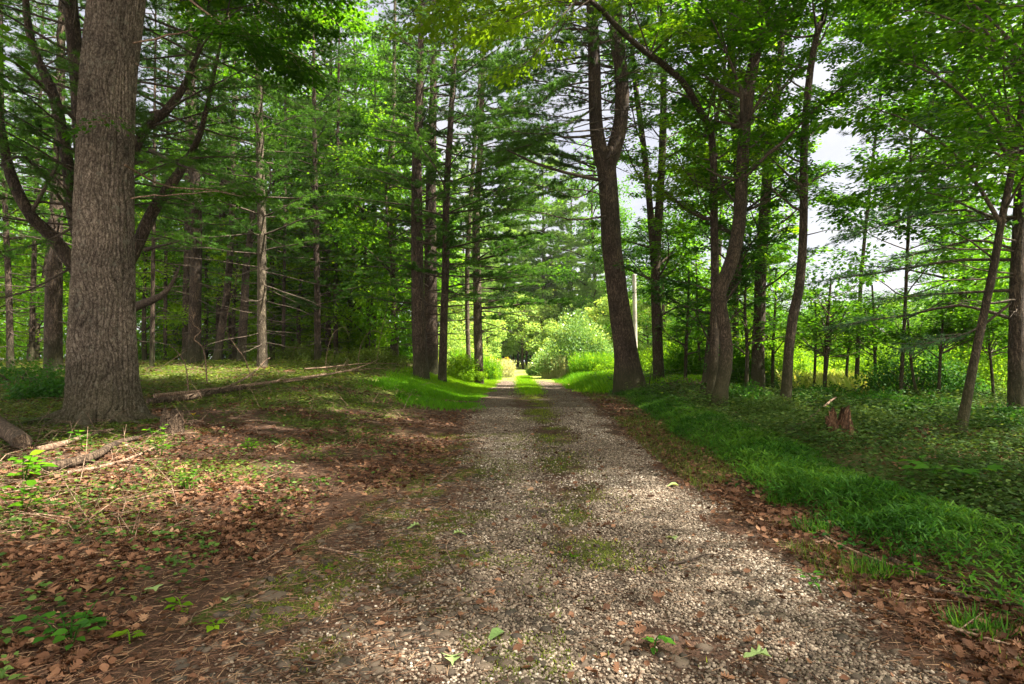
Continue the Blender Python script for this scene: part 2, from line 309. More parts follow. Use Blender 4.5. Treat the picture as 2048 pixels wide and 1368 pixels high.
def ground_mat(name, road):
    m, n, l = new_mat(name)
    tc = n('ShaderNodeTexCoord'); O = tc.outputs['Object']
    def noise(s, d=5, r=.6):
        x = n('ShaderNodeTexNoise'); x.inputs['Scale'].default_value = s; x.inputs['Detail'].default_value = d; x.inputs['Roughness'].default_value = r; l(O, x.inputs['Vector']); return x.outputs['Fac']
    def mix(f, a, b):
        x = n('ShaderNodeMix'); x.data_type = 'RGBA'
        if isinstance(f, float): x.inputs[0].default_value = f
        else: l(f, x.inputs[0])
        for s, v in ((6, a), (7, b)):
            if isinstance(v, tuple): x.inputs[s].default_value = (*v, 1)
            else: l(v, x.inputs[s])
        return x.outputs[2]
    def rm(v, a, b):
        x = n('ShaderNodeMapRange'); x.inputs[1].default_value = a; x.inputs[2].default_value = b; l(v, x.inputs[0]); return x.outputs[0]
    def attr(k):
        x = n('ShaderNodeAttribute'); x.attribute_name = k; return x.outputs['Fac']
    soilr = ramp(n, [(.3, (.026, .017, .012)), (.5, (.075, .042, .028)), (.7, (.16, .09, .06))]); l(noise(38, 8, .75), soilr.inputs[0])
    soil = mix(rm(noise(2.2), .4, .65), soilr.outputs[0], (.075, .045, .028))
    green = ramp(n, [(.3, (.035, .05, .01)), (.7, (.10, .13, .02))]); l(noise(30, 8, .8), green.inputs[0])
    c = mix(attr('green'), soil, green.outputs[0])
    bright = ramp(n, [(.3, (.14, .21, .03)), (.7, (.42, .47, .12))]); l(noise(9, 6, .7), bright.inputs[0])  # grassy ground colour raised to look sunlit
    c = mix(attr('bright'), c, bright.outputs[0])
    hgt = noise(55, 8, .8)
    if road:
        vo = n('ShaderNodeTexVoronoi'); vo.inputs['Scale'].default_value = 52; l(O, vo.inputs['Vector'])
        vr = n('ShaderNodeSeparateColor'); l(vo.outputs['Color'], vr.inputs[0])
        st = ramp(n, [(0, (.045, .034, .024)), (.35, (.13, .095, .068)), (.7, (.25, .19, .14)), (1, (.45, .38, .30))]); l(vr.outputs[0], st.inputs[0])
        edge = rm(vo.outputs['Distance'], .62, .35)
        stones = mix(edge, (.06, .038, .024), st.outputs[0])
        g = attr('gravel'); gn = n('ShaderNodeMath'); gn.operation = 'MULTIPLY_ADD'; gn.inputs[1].default_value = 1.6; l(g, gn.inputs[0])
        k = n('ShaderNodeMath'); k.operation = 'SUBTRACT'; l(noise(14, 6, .7), k.inputs[0]); k.inputs[1].default_value = 1.0; l(k.outputs[0], gn.inputs[2])
        c = mix(rm(gn.outputs[0], -.1, .25), c, stones)
        hh = n('ShaderNodeMath'); hh.operation = 'MULTIPLY_ADD'; hh.inputs[1].default_value = -1.2; l(vo.outputs['Distance'], hh.inputs[0]); l(hgt, hh.inputs[2]); hgt = hh.outputs[0]
    p = n('ShaderNodeBsdfPrincipled'); p.inputs['Roughness'].default_value = .95; p.inputs['Specular IOR Level'].default_value = .15
    l(c, p.inputs['Base Color']); b = n('ShaderNodeBump'); b.inputs['Strength'].default_value = .9; b.inputs['Distance'].default_value = .018
    l(hgt, b.inputs['Height']); l(b.outputs[0], p.inputs['Normal'])
    o = n('ShaderNodeOutputMaterial'); l(p.outputs[0], o.inputs[0]); return m
M_GROUND = ground_mat('forest_floor', False); M_ROAD = ground_mat('gravel', True)

# ------------------------------------------------------------------ masks
def m_center(x, y):               # grassy strip between the wheel tracks
    return np.exp(-((x - xc(y) + 0.25 * np.exp(-y / 3.5)) / (0.26 + 0.004 * y)) ** 2 * 1.4)
def m_green(x, y):
    ul = xc(y) - hwl(y) - x; ur = x - xc(y) - hw(y)
    g = ss(ul, 0.6, 2.2) * ss(fb(x, y, 1.1, 3) + .5 * (fb(x, y, 3.6, 13) - .5) + 0.16 * ss(y, 5, 12), .42, .60) * (0.35 + .65 * ss(y, 3, 9))
    g = np.maximum(g, ss(ur, 0.25, 0.9) * (0.5 + .5 * ss(fb(x, y, 1.1, 5), .35, .6)))
    return g
def m_bright(x, y):  # grass areas that get the sunlit-looking ground colour
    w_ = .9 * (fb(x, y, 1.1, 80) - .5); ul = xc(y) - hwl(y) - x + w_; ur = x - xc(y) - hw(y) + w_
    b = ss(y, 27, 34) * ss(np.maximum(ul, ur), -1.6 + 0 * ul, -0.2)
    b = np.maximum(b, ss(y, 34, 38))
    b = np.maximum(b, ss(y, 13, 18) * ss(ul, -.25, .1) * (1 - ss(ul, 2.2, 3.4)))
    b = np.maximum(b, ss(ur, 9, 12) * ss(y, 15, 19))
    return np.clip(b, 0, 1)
def sheet(name, X, Y, Z, mat, attrs):
    mb = MB(); ny, nx = X.shape
    i = np.arange(ny - 1)[:, None] * nx; j = np.arange(nx - 1)[None]
    mb.add(np.stack([X, Y, Z], -1), np.stack([i + j, i + j + 1, i + nx + j + 1, i + nx + j], -1).reshape(-1, 4))
    o = mb.build(name, mat, smooth=True)
    for k, v in attrs.items():
        a = o.data.attributes.new(k, 'FLOAT', 'POINT'); a.data.foreach_set('value', np.asarray(v, np.float32).ravel())
    return o
ys = [-8.0, -5, -3, -1.5, -0.5, 0.3, 0.9, 1.3]
while ys[-1] < 160: ys.append(ys[-1] + max(0.045, ys[-1] * 0.02))
ys += [200, 260, 400]; ys = np.array(ys)
q = np.linspace(-1, 1, 361); xs = 8 * q + 150 * q ** 5 + 140 * q ** 11
X, Y = np.meshgrid(xs, ys)
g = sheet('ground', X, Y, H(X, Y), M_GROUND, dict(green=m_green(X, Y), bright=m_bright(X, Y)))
tag(g, 'forest floor of brown litter and low green plants either side of the track', 'ground', kind='structure')
yr = ys[(ys > -4) & (ys < 66)]; sgrid = np.linspace(-1.15, 1.12, 100)
S, Y = np.meshgrid(sgrid, yr); X = xc(Y) + S * np.where(S < 0, hwl(Y), hw(Y))
W_ = (X - xc(Y)) / hw(Y); track = np.exp(-((np.abs(W_ + .02) - 0.52) / .30) ** 2)
lm0 = ss(-X + xc(Y), .42, .8) * (1 - ss(Y, 4.5, 9)) * (1 - ss(np.abs(S), .85, 1.08))
grav = np.clip(0.1 + 0.85 * track + 1.3 * (fb(X, Y, 1.3, 7) - .5) + .7 * (fb(X, Y, 4.5, 8) - .5), 0, 1) * (1 - ss(np.abs(S), .78, 1.06)) + .22 * lm0
lm = ss(-X + xc(Y), .42, .8) * (1 - ss(Y, 4.5, 9)); grav = grav * (1 - .6 * lm * ss(fb(X, Y, 2.4, 12), .35, .6))
grn = m_center(X, Y) * ss(fb(X, Y, 1.9, 2), .36, .6) * .8 + lm * .9 * ss(fb(X, Y, 3.1, 6), .38, .55)
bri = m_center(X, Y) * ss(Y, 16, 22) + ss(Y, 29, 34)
grav = grav * (1 - .75 * np.clip(grn + bri, 0, 1))
rd = sheet('gravel_road', X, Y, H(X, Y) + 0.006 + 0.012 * ss(Y, 6, 20) + 0.02 * ss(Y, 25, 50), M_ROAD, dict(gravel=grav, green=np.clip(grn, 0, 1), bright=np.clip(bri, 0, 1)))
tag(rd, 'pale gravel track running straight ahead between the woods', 'road', kind='structure')

# ------------------------------------------------------------------ loose ground stuff
def scatter(n, d0, d1, wx=1.02):
    n = int(n * 2.0); y = np.exp(U(math.log(d0), math.log(d1), n)); return (y * wx + 3.0 * np.exp(-y / 12)) * U(-1, 1, n), y
ico_v = []
ph = (1 + 5 ** .5) / 2
for a, b in ((-1, ph), (1, ph), (-1, -ph), (1, -ph)): ico_v.append((a, b, 0))
for a, b in ((-1, ph), (1, ph), (-1, -ph), (1, -ph)): ico_v.append((0, a, b))
for a, b in ((ph, -1), (ph, 1), (-ph, -1), (-ph, 1)): ico_v.append((a, 0, b))
ICO = (nrm(np.array(ico_v)), np.array([(0, 11, 5), (0, 5, 1), (0, 1, 7), (0, 7, 10), (0, 10, 11), (1, 5, 9), (5, 11, 4), (11, 10, 2), (10, 7, 6), (7, 1, 8), (3, 9, 4), (3, 4, 2), (3, 2, 6), (3, 6, 8), (3, 8, 9), (4, 9, 5), (2, 4, 11), (6, 2, 10), (8, 6, 7), (9, 8, 1)]))
def stones(mb, x, y, r, t, flat=.62, sink=.25):
    n = len(x); T, Fc = ICO
    V = T[None] * (1 + .45 * (R.rand(n, 12, 1) - .5)) * np.stack([U(.75, 1.3, n), U(.7, 1.1, n), U(.45, .85, n) * flat / .62], -1)[:, None]
    th = U(0, 6.28, n); c, s = np.cos(th)[:, None], np.sin(th)[:, None]; ti = U(-.5, .5, n)[:, None]
    vx = V[..., 0] * c - V[..., 1] * s; vy = V[..., 0] * s + V[..., 1] * c; vz = V[..., 2] + ti * vx * .6
    z = H(x, y) + .008 + r * sink
    V = np.stack([x[:, None] + vx * r[:, None], y[:, None] + vy * r[:, None], z[:, None] + vz * r[:, None]], -1)
    mb.add(V.reshape(-1, 3), (np.arange(n)[:, None, None] * 12 + Fc[None]).reshape(-1, 3), np.repeat(t, 12))
n = 190000; y = np.exp(U(math.log(1.7), math.log(14), n)); s = U(-1.08, 1.05, n); x = xc(y) + s * np.where(s < 0, hwl(y), hw(y))
w_ = (x - xc(y)) / hw(y); trk = np.exp(-((np.abs(w_ + .02) - 0.5) / .29) ** 2); lm = ss(-x + xc(y), .42, .8) * (1 - ss(y, 4.5, 9))
pr = (.04 + .85 * trk + .3 * lm + 1.7 * (fb(x, y, 1.3, 7) - .5) + .8 * (fb(x, y, 4.5, 8) - .5)) * (1 - ss(np.abs(s), .8, 1.07)) * (1 - .5 * lm) * (1 - .5 * m_center(x, y) * ss(fb(x, y, 1.9, 2), .4, .6))
k = R.rand(n) < pr; x, y, s = x[k], y[k], s[k]
mb = MB(); r = (.003 + .0085 * R.beta(1.3, 3.4, len(x))) * (1 + .06 * y)
stones(mb, x, y, r, np.clip(R.beta(2.2, 2.0, len(x)) + .5 * (fb(x, y, 1.1, 20) - .5), 0, 1))
tag(mb.build('gravel', M_STONE), 'loose pale gravel lying over the wheel tracks', 'gravel', kind='stuff')
# cobbles bedded in the left half of the track
mb = MB(); n = 3800; y = np.exp(U(math.log(1.7), math.log(9), n)); x = xc(y) + U(-1.1, .8, n) * hwl(y)
k = R.rand(n) < np.clip(.25 + .75 * ss(xc(y) - x, .1, .7), 0, 1); x, y = x[k], y[k]
stones(mb, x, y, (.012 + .03 * R.beta(1.5, 3, len(x))), U(0.0, .4, len(x)), flat=.35, sink=.0)
tag(mb.build('cobbles', M_STONE), 'dark flat cobbles bedded in the mossy left side of the track', 'cobbles', kind='stuff')

def on_ground(mb, tpl, x, y, size, t, lift=.01, tilt=.35, curl=0.0, width=1.0):
    n = len(x); a = U(0, 6.28, n); c = np.stack([x, y, H(x, y) + lift * U(.3, 1.6, n)], -1)
    yd = np.stack([np.cos(a), np.sin(a), U(-tilt, tilt, n) * .6], -1); nd = np.stack([U(-tilt, tilt, n), U(-tilt, tilt, n), np.ones(n)], -1)
    place(mb, tpl, c, yd, nd, size, t, width=width, curl=curl)
# dead leaves
x, y = scatter(190000, 1.6, 32); ul = xc(y) - hwl(y) - x; ur = x - xc(y) - hw(y)
pr = .6 * ss(ul, -.25, .5) * (.08 + .92 * ss(fb(x, y, .9, 30), .35, .6)) * (.4 + .6 * ss(fb(x, y, 3.5, 31), .35, .55)) * (1 - .75 * m_green(x, y) * ss(y, 4, 9)) + .45 * ss(ur, -.3, .1) * (1 - ss(ur, .4, .9)) + .14 * ss(ur, 1.5, 2.5) + .02
pr = pr * (1 - m_bright(x, y)); k = R.rand(len(x)) < pr; x, y = x[k], y[k]
mb = MB(); h_ = len(x) // 2
on_ground(mb, T_OAK, x[:h_ // 2], y[:h_ // 2], U(.028, .065, h_ // 2) * (1 + .04 * y[:h_ // 2]), R.beta(1.8, 3.6, h_ // 2), .016, .9, curl=.6)
on_ground(mb, T_LEAF, x[h_ // 2:], y[h_ // 2:], U(.015, .045, len(x) - h_ // 2) * (1 + .05 * y[h_ // 2:]), R.beta(1.8, 3.4, len(x) - h_ // 2), .014, .9, curl=.6)
tag(mb.build('leaf_litter', M_LITTER), 'carpet of curled brown dead leaves beside the track', 'leaf litter', kind='stuff')
# fallen needles and chips
x, y = scatter(70000, 1.6, 22, 1.0); ul = xc(y) - hwl(y) - x; ur = x - xc(y) - hw(y); s = (x - xc(y)) / hw(y)
pr = .8 * ss(np.abs(s), .62, 1.0) * (1 - ss(ur, .4, .9)) * (1 - .6 * ss(ul, 1.5, 3)) + .12; k = R.rand(len(x)) < pr; x, y = x[k], y[k]
mb = MB(); n = len(x); a = U(0, 6.28, n); L = U(.02, .06, n) * (1 + .05 * y); z = H(x, y) + .012
p0 = np.stack([x, y, z + U(0, .01, n)], -1); d = np.stack([np.cos(a), np.sin(a), U(-.12, .12, n)], -1)
sticks(mb, p0, p0 + d * L[:, None], .0011 * (1 + .2 * y), .0006 * (1 + .2 * y), R.rand(n))
tag(mb.build('pine_litter', M_NEEDLED), 'reddish fallen pine needles along the edges of the track', 'pine needles', kind='stuff')

def clusters(mb, x, y, k, spread, hgt, size, t, tpl=T_LEAF, tilt=.5, width=1.0):
    n = len(x); X = np.repeat(x, k); Y = np.repeat(y, k); Z = np.repeat(H(x, y), k); m = n * k
    a = U(0, 6.28, m); r = np.repeat(np.broadcast_to(spread, (n,)), k) * np.sqrt(U(0.02, 1, m)); hh = np.repeat(np.broadcast_to(hgt, (n,)), k)
    c = np.stack([X + r * np.cos(a), Y + r * np.sin(a), Z + hh * U(.15, 1, m)], -1)
    place(mb, tpl, c, np.stack([np.cos(a), np.sin(a), U(-.3, .35, m)], -1), np.stack([U(-tilt, tilt, m), U(-tilt, tilt, m), np.ones(m)], -1),
          np.repeat(np.broadcast_to(size, (n,)), k) * U(.6, 1.25, m), np.clip(np.repeat(np.broadcast_to(t, (n,)), k) + U(-.2, .2, m), 0, 1), width=width)
# low plants on the left floor
x, y = scatter(30000, 1.7, 34, 1.05); ul = xc(y) - hwl(y) - x
k = R.rand(len(x)) < m_green(x, y) * ss(ul, .4, 1.6) * (1 - .8 * m_bright(x, y)); x, y = x[k], y[k]
mb = MB(); clusters(mb, x, y, 6, .04 + .012 * y, .025 + .004 * y, .018 + .0035 * y, R.beta(2, 2, len(x)), T_LEAF, .6)
tag(mb.build('ground_cover', M_OLIVE), 'thin olive green ground plants over the left forest floor', 'ground cover', kind='stuff')
x, y = scatter(5200, 1.7, 9, 1.05); ul = xc(y) - hwl(y) - x
k = R.rand(len(x)) < ss(ul, .3, 1.1) * (.14 + .7 * ss(fb(x, y, 2.6, 40), .44, .6)); x, y = x[k], y[k]
mb = MB(); clusters(mb, x, y, 5, .06, .07, .038, R.beta(2, 2.4, len(x)), T_LEAF, .7)
tag(mb.build('creeper_leaves', M_COVER), 'dark green creeper leaves in patches over the near left floor', 'creeper', kind='stuff')
# right side: broad grey-green cover behind the grass band
x, y = scatter(34000, 2.2, 26, 1.1); ur = x - xc(y) - hw(y)
k = R.rand(len(x)) < ss(ur, .9, 1.7) * (.35 + .65 * ss(fb(x, y, .9, 50), .35, .55)) * (1 - ss(ur, 9, 12)); x, y = x[k], y[k]
mb = MB(); clusters(mb, x, y, 6, .07 + .010 * y, (.05 + .018 * y) * (.4 + 1.6 * fb(x, y, .7, 52)), .03 + .0032 * y, np.clip(R.beta(2, 2.6, len(x)) + .8 * (fb(x, y, .5, 53) - .5), 0, 1), T_LEAF, .6)
tag(mb.build('ground_cover', M_COVER), 'grey green low leafy plants under the right-hand trees', 'ground cover', kind='stuff')
# stilt grass band on the right verge
n = 110000; y = np.exp(U(math.log(1.75), math.log(24), n)); b0 = .22 + .035 * y
bx = U(0, 1, n); x = xc(y) + hw(y) + b0 + bx * (.85 + .035 * y) + .22 * (fb(0 * y, y, 1.3, 60) - .5)
den = np.sin(np.pi * np.clip(bx, 0, 1)) ** .5 * (.22 + .78 * ss(y, 2.8, 4.2)) * (.5 + .5 * ss(fb(x, y, 2.3, 61), .36, .56)); k = R.rand(n) < den; x, y, bx = x[k], y[k], bx[k]; n = len(x)
hh = (.05 + .14 * np.sin(np.pi * bx) ** .7) * (.55 + .8 * fb(x, y, 2.4, 62)); a = U(0, 6.28, n)
c = np.stack([x, y, H(x, y) + hh * U(.15, 1, n) ** .7], -1)
mb = MB(); place(mb, T_BLADE, c, np.stack([np.cos(a), np.sin(a), U(-.1, .9, n)], -1), np.stack([U(-.5, .5, n), U(-.5, .5, n), np.ones(n)], -1), U(.035, .085, n) * (.75 + .05 * y), np.clip(R.beta(2, 2.2, n) + 1.3 * (fb(x, y, 1.4, 64) - .5), 0, 1), width=1.2)
tag(mb.build('stilt_grass', M_STILT), 'band of lush dark green grass along the right edge of the track', 'grass', kind='stuff')
# wispy pale grass at the inner edge of that band and on the forest side
n = 26000; y = np.exp(U(math.log(2.0), math.log(26), n)); x = xc(y) + hw(y) + U(-.12, .65, n); k = R.rand(n) < ss(fb(x, y, 1.3, 63), .4, .58); x, y = x[k], y[k]; n = len(x); a = U(0, 6.28, n)
c = np.stack([x, y, H(x, y) + .005], -1); mb = MB(); place(mb, T_BLADE, c, np.stack([np.cos(a) * .6, np.sin(a) * .6, U(.3, 1, n)], -1), np.stack([np.cos(a), np.sin(a), 0 * a], -1), U(.03, .07, n) * (1 + .03 * y), R.rand(n), width=.6)
tag(mb.build('wispy_grass', M_OLIVE), 'short wispy yellowish grass between the gravel and the lush right verge', 'grass', kind='stuff')
# moss and grass in the centre strip
n = 60000; y = np.exp(U(math.log(1.7), math.log(30), n)); x = xc(y) - .25 * np.exp(-y / 3.5) + R.normal(0, .22, n)
k = R.rand(n) < ss(fb(x, y, 1.9, 2), .36, .6) * .8; x, y = x[k], y[k]; n = len(x); a = U(0, 6.28, n)
k = R.rand(n) < .35 + .65 * ss(y, 6, 14); x, y, a = x[k], y[k], a[k]; n = len(x); c = np.stack([x, y, H(x, y) + .012 + .01 * ss(y, 8, 16)], -1); mb = MB(); place(mb, T_BLADE, c, np.stack([np.cos(a), np.sin(a), U(.3, 1.2, n)], -1), np.stack([np.cos(a), np.sin(a), 0 * a], -1), U(.008, .02, n) * (1 + .09 * y), R.rand(n), width=1.6)
n = 60000; y = np.exp(U(math.log(1.7), math.log(9), n)); x = xc(y) - U(.4, 1.85, n); k = R.rand(n) < ss(fb(x, y, 3.1, 6), .42, .56) * .95; x, y = x[k], y[k]; n = len(x); a = U(0, 6.28, n)
c = np.stack([x, y, H(x, y) + .012], -1); place(mb, T_BLADE, c, np.stack([np.cos(a), np.sin(a), U(.3, 1.2, n)], -1), np.stack([np.cos(a), np.sin(a), 0 * a], -1), U(.006, .014, n) * (1 + .09 * y), R.rand(n) * .7, width=2)
tag(mb.build('moss', M_MOSS), 'yellow green moss and short grass along the middle of the track', 'moss', kind='stuff')
def grass(name, label, x, y, size, mat, t, lean=.5, width=.5, lift=0.0):
    n = len(x); a = U(0, 6.28, n); c = np.stack([x, y, H(x, y) + lift], -1); mb = MB()
    place(mb, T_BLADE, c, np.stack([np.cos(a) * lean, np.sin(a) * lean, np.ones(n)], -1), np.stack([np.cos(a + 1.5), np.sin(a + 1.5), 0 * a], -1), size, t, width=width)
    return tag(mb.build(name, mat), label, 'grass', kind='stuff')
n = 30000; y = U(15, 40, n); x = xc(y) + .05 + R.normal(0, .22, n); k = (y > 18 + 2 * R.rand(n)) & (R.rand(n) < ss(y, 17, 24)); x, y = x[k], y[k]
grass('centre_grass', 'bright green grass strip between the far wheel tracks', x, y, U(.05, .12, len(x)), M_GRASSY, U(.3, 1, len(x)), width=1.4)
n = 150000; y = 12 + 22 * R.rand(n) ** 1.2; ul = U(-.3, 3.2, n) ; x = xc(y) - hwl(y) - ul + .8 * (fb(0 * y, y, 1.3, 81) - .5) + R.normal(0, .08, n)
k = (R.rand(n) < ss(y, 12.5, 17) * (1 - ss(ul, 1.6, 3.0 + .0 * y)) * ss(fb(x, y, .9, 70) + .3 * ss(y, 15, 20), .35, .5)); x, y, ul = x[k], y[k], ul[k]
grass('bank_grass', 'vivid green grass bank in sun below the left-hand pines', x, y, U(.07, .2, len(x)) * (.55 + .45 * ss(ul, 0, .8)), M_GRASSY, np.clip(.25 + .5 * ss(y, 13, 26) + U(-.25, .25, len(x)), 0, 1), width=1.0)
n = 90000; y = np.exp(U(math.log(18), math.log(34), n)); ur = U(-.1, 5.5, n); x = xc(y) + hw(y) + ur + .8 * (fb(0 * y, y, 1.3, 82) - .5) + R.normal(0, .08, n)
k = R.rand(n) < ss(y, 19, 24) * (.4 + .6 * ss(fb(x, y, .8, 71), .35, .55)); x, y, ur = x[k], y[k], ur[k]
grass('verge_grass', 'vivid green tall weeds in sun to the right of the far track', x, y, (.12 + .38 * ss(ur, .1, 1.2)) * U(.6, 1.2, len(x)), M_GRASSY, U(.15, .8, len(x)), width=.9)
n = 90000; y = np.exp(U(math.log(33), math.log(75), n)); x = U(-14, 16, n); s = np.abs(x - xc(y)) / hw(y); k = (R.rand(n) < .25 + .75 * ss(s, .8, 1.4)); x, y, s = x[k], y[k], s[k]
grass('clearing_grass', 'pale sunlit grass covering the clearing at the far end of the track', x, y, (.08 + .40 * ss(s, 1.1, 2.5)) * U(.6, 1.2, len(x)), M_GRASSP, U(.3, 1, len(x)), width=1.6, lift=.02)
n = 60000; x = U(8, 48, n); y = U(15, 48, n); k = (x > 9 + 2 * R.rand(n)) & (x < y * 1.25); x, y = x[k], y[k]
grass('meadow_grass', 'bright yellow green meadow grass beyond the right-hand trees', x, y, U(.3, .8, len(x)), M_GRASSP, U(.3, 1, len(x)), width=1.4)

# ------------------------------------------------------------------ tree builders
def px_path(pts, D, ext=0, n=28, rooted=True):
    """trunk drawn as (u, v, width in photo pixels[, depth offset]); stands on the ground at depth D, ext = metres added above"""
    q = []; r = []
    for k_, p in enumerate(pts):
        dd = D + (p[3] if len(p) > 3 else 0); q.append(P(p[0], p[1], dd)); r.append(p[2] / 2 / F * dd * math.cos(math.atan((p[0] - 1024) / F)))
    q = np.array(q); r = np.array(r)
    if rooted: q[0, 2] = H(q[0, 0], q[0, 1]) - .12
    if ext:
        d = nrm(q[-1] - q[-2]); d = nrm(d * .7 + np.array([0, 0, .5])); q = np.vstack([q, q[-1] + d * ext * .5, q[-1] + d * ext]); r = np.append(r, [r[-1] * .6, r[-1] * .15])
    t = np.linspace(0, 1, n); tt = np.linspace(0, 1, len(q))
    return smooth_path(q, n), np.interp(t, tt, r)
def flare(amt, k=5, hs=.35, seed=0):
    def f(t, th, pts):
        h = (pts[:, 2] - pts[0, 2])[:, None]
        return 1 + amt * np.exp(-h / hs) * (.6 + .55 * np.cos(k * th + seed) + .25 * np.cos(2 * th + seed * 2)) + .05 * np.sin(3 * th + h * 1.3 + seed) + .035 * np.sin(7 * th + h * 3.1)
    return f
def at_h(path, rad, z):
    i = np.argmin(np.abs(path[:, 2] - z)); return path[i], rad[i]

LEAVES = {}
def spray(acc, pts, dens, size, tb, tpl, droop=.15, width=.32, flat=.4):
    """leaves in a flat spray round a twig path"""
    seg = np.linalg.norm(np.diff(pts, axis=0), axis=1); L = seg.sum(); m = max(4, int(L * dens * 1.7)); cs = np.insert(np.cumsum(seg), 0, 0)
    s = U(.12, 1.03, m) * L; p = np.stack([np.interp(s, cs, pts[:, i]) for i in range(3)], -1)
    d = nrm(pts[-1] - pts[0]); sd = nrm(np.cross(d, [0, 0, 1.0])); sg = R.choice([-1, 1], m)[:, None]
    off = np.abs(R.normal(0, .6, m))[:, None] * width * (1 - .4 * (s / L))[:, None]
    c = p + sg * sd * off + np.stack([U(-.04, .04, m), U(-.04, .04, m), U(-.09, .05, m) - droop * off[:, 0]], -1)
    yd = nrm(d * U(.2, 1, m)[:, None] + sg * sd * U(.3, 1, m)[:, None] + np.array([0, 0, -.25]))
    nd = np.stack([U(-flat, flat, m), U(-flat, flat, m), np.ones(m)], -1)
    acc.append((c, yd, nd, size * U(.65, 1.25, m), np.clip(tb + R.normal(0, .14, m), 0, 1)))
def flush(acc, mb, tpl, use_lod=True, keep=.22, grow=2.0):
    if not acc: return
    c, yd, nd, sz, t = [np.concatenate([a[i] for a in acc]) for i in range(5)]
    if use_lod: k, sz = lod(c, sz, keep, grow); c, yd, nd, sz, t = c[k], yd[k], nd[k], sz[k], t[k]
    place(mb, tpl, c, yd, nd, sz, t)
def limb(wood, acc, p0, d0, L, r0, size=.09, dens=60, leaf0=.25, up=.15, sub=2.2, tb=.5, tpl=T_QUAD, sides=5, wig=.12, droop=.15, sublen=.42, path=None, width=.32):
    if path is None:
        n = 8; pts = [np.array(p0, float)]; d = nrm(d0)
        for i in range(n - 1):
            d = nrm(d + R.normal(0, wig, 3) + np.array([0, 0, up * (1 - i / n) - .06 * i / n])); pts.append(pts[-1] + d * L / (n - 1))
        pts = np.array(pts)
    else: pts = path; L = np.linalg.norm(np.diff(pts, axis=0), axis=1).sum(); n = len(pts)
    tube(wood, pts, np.linspace(r0, max(.004, r0 * .18), len(pts)), sides)
    m = max(2, int(L * sub * 1.25)); tb = tb + R.normal(0, .1)
    for k_ in range(m):
        t = leaf0 + (1 - leaf0) * (k_ + R.rand()) / m; f = t * (len(pts) - 1); i = min(int(f), len(pts) - 2); p = pts[i] + (f - i) * (pts[i + 1] - pts[i])
        d = nrm(pts[i + 1] - pts[i]); sd = nrm(np.cross(d, [0, 0, 1.0])) * (1 if k_ % 2 else -1)
        l2 = max(.35, sublen * L * (1.1 - .65 * t) * U(.7, 1.2)); l2 = min(l2, 2.2)
        dd = nrm(d * U(.4, 1.0) + sd * U(.5, 1.1) + np.array([0, 0, U(-.18, .28)]))
        q = np.array([p, p + dd * l2 * .5 + [0, 0, .03], p + dd * l2 + [0, 0, -.10 * l2]])
        tube(wood, q, [r0 * .28 * (1 - .6 * t) + .002, .004, .002], 3, cap=False)
        spray(acc, q, dens, size, tb + R.normal(0, .06), tpl, droop=droop, width=width)
        # twigs
        nt_ = int(l2 * 2.5)
        for j in range(nt_):
            tt = U(.25, .95); b = q[0] + (q[2] - q[0]) * tt; s2 = nrm(np.cross(dd, [0, 0, 1.0])) * (1 if j % 2 else -1)
            e = b + nrm(dd * .6 + s2 * U(.5, 1) + np.array([0, 0, U(-.2, .15)])) * U(.25, .55)
            sticks(wood, b[None], e[None], .003, .0015); spray(acc, np.array([b, e]), dens, size, tb + R.normal(0, .06), tpl, droop=droop, width=width * .6)
    spray(acc, pts[int(len(pts) * .6):], dens, size, tb, tpl, droop=droop, width=width)

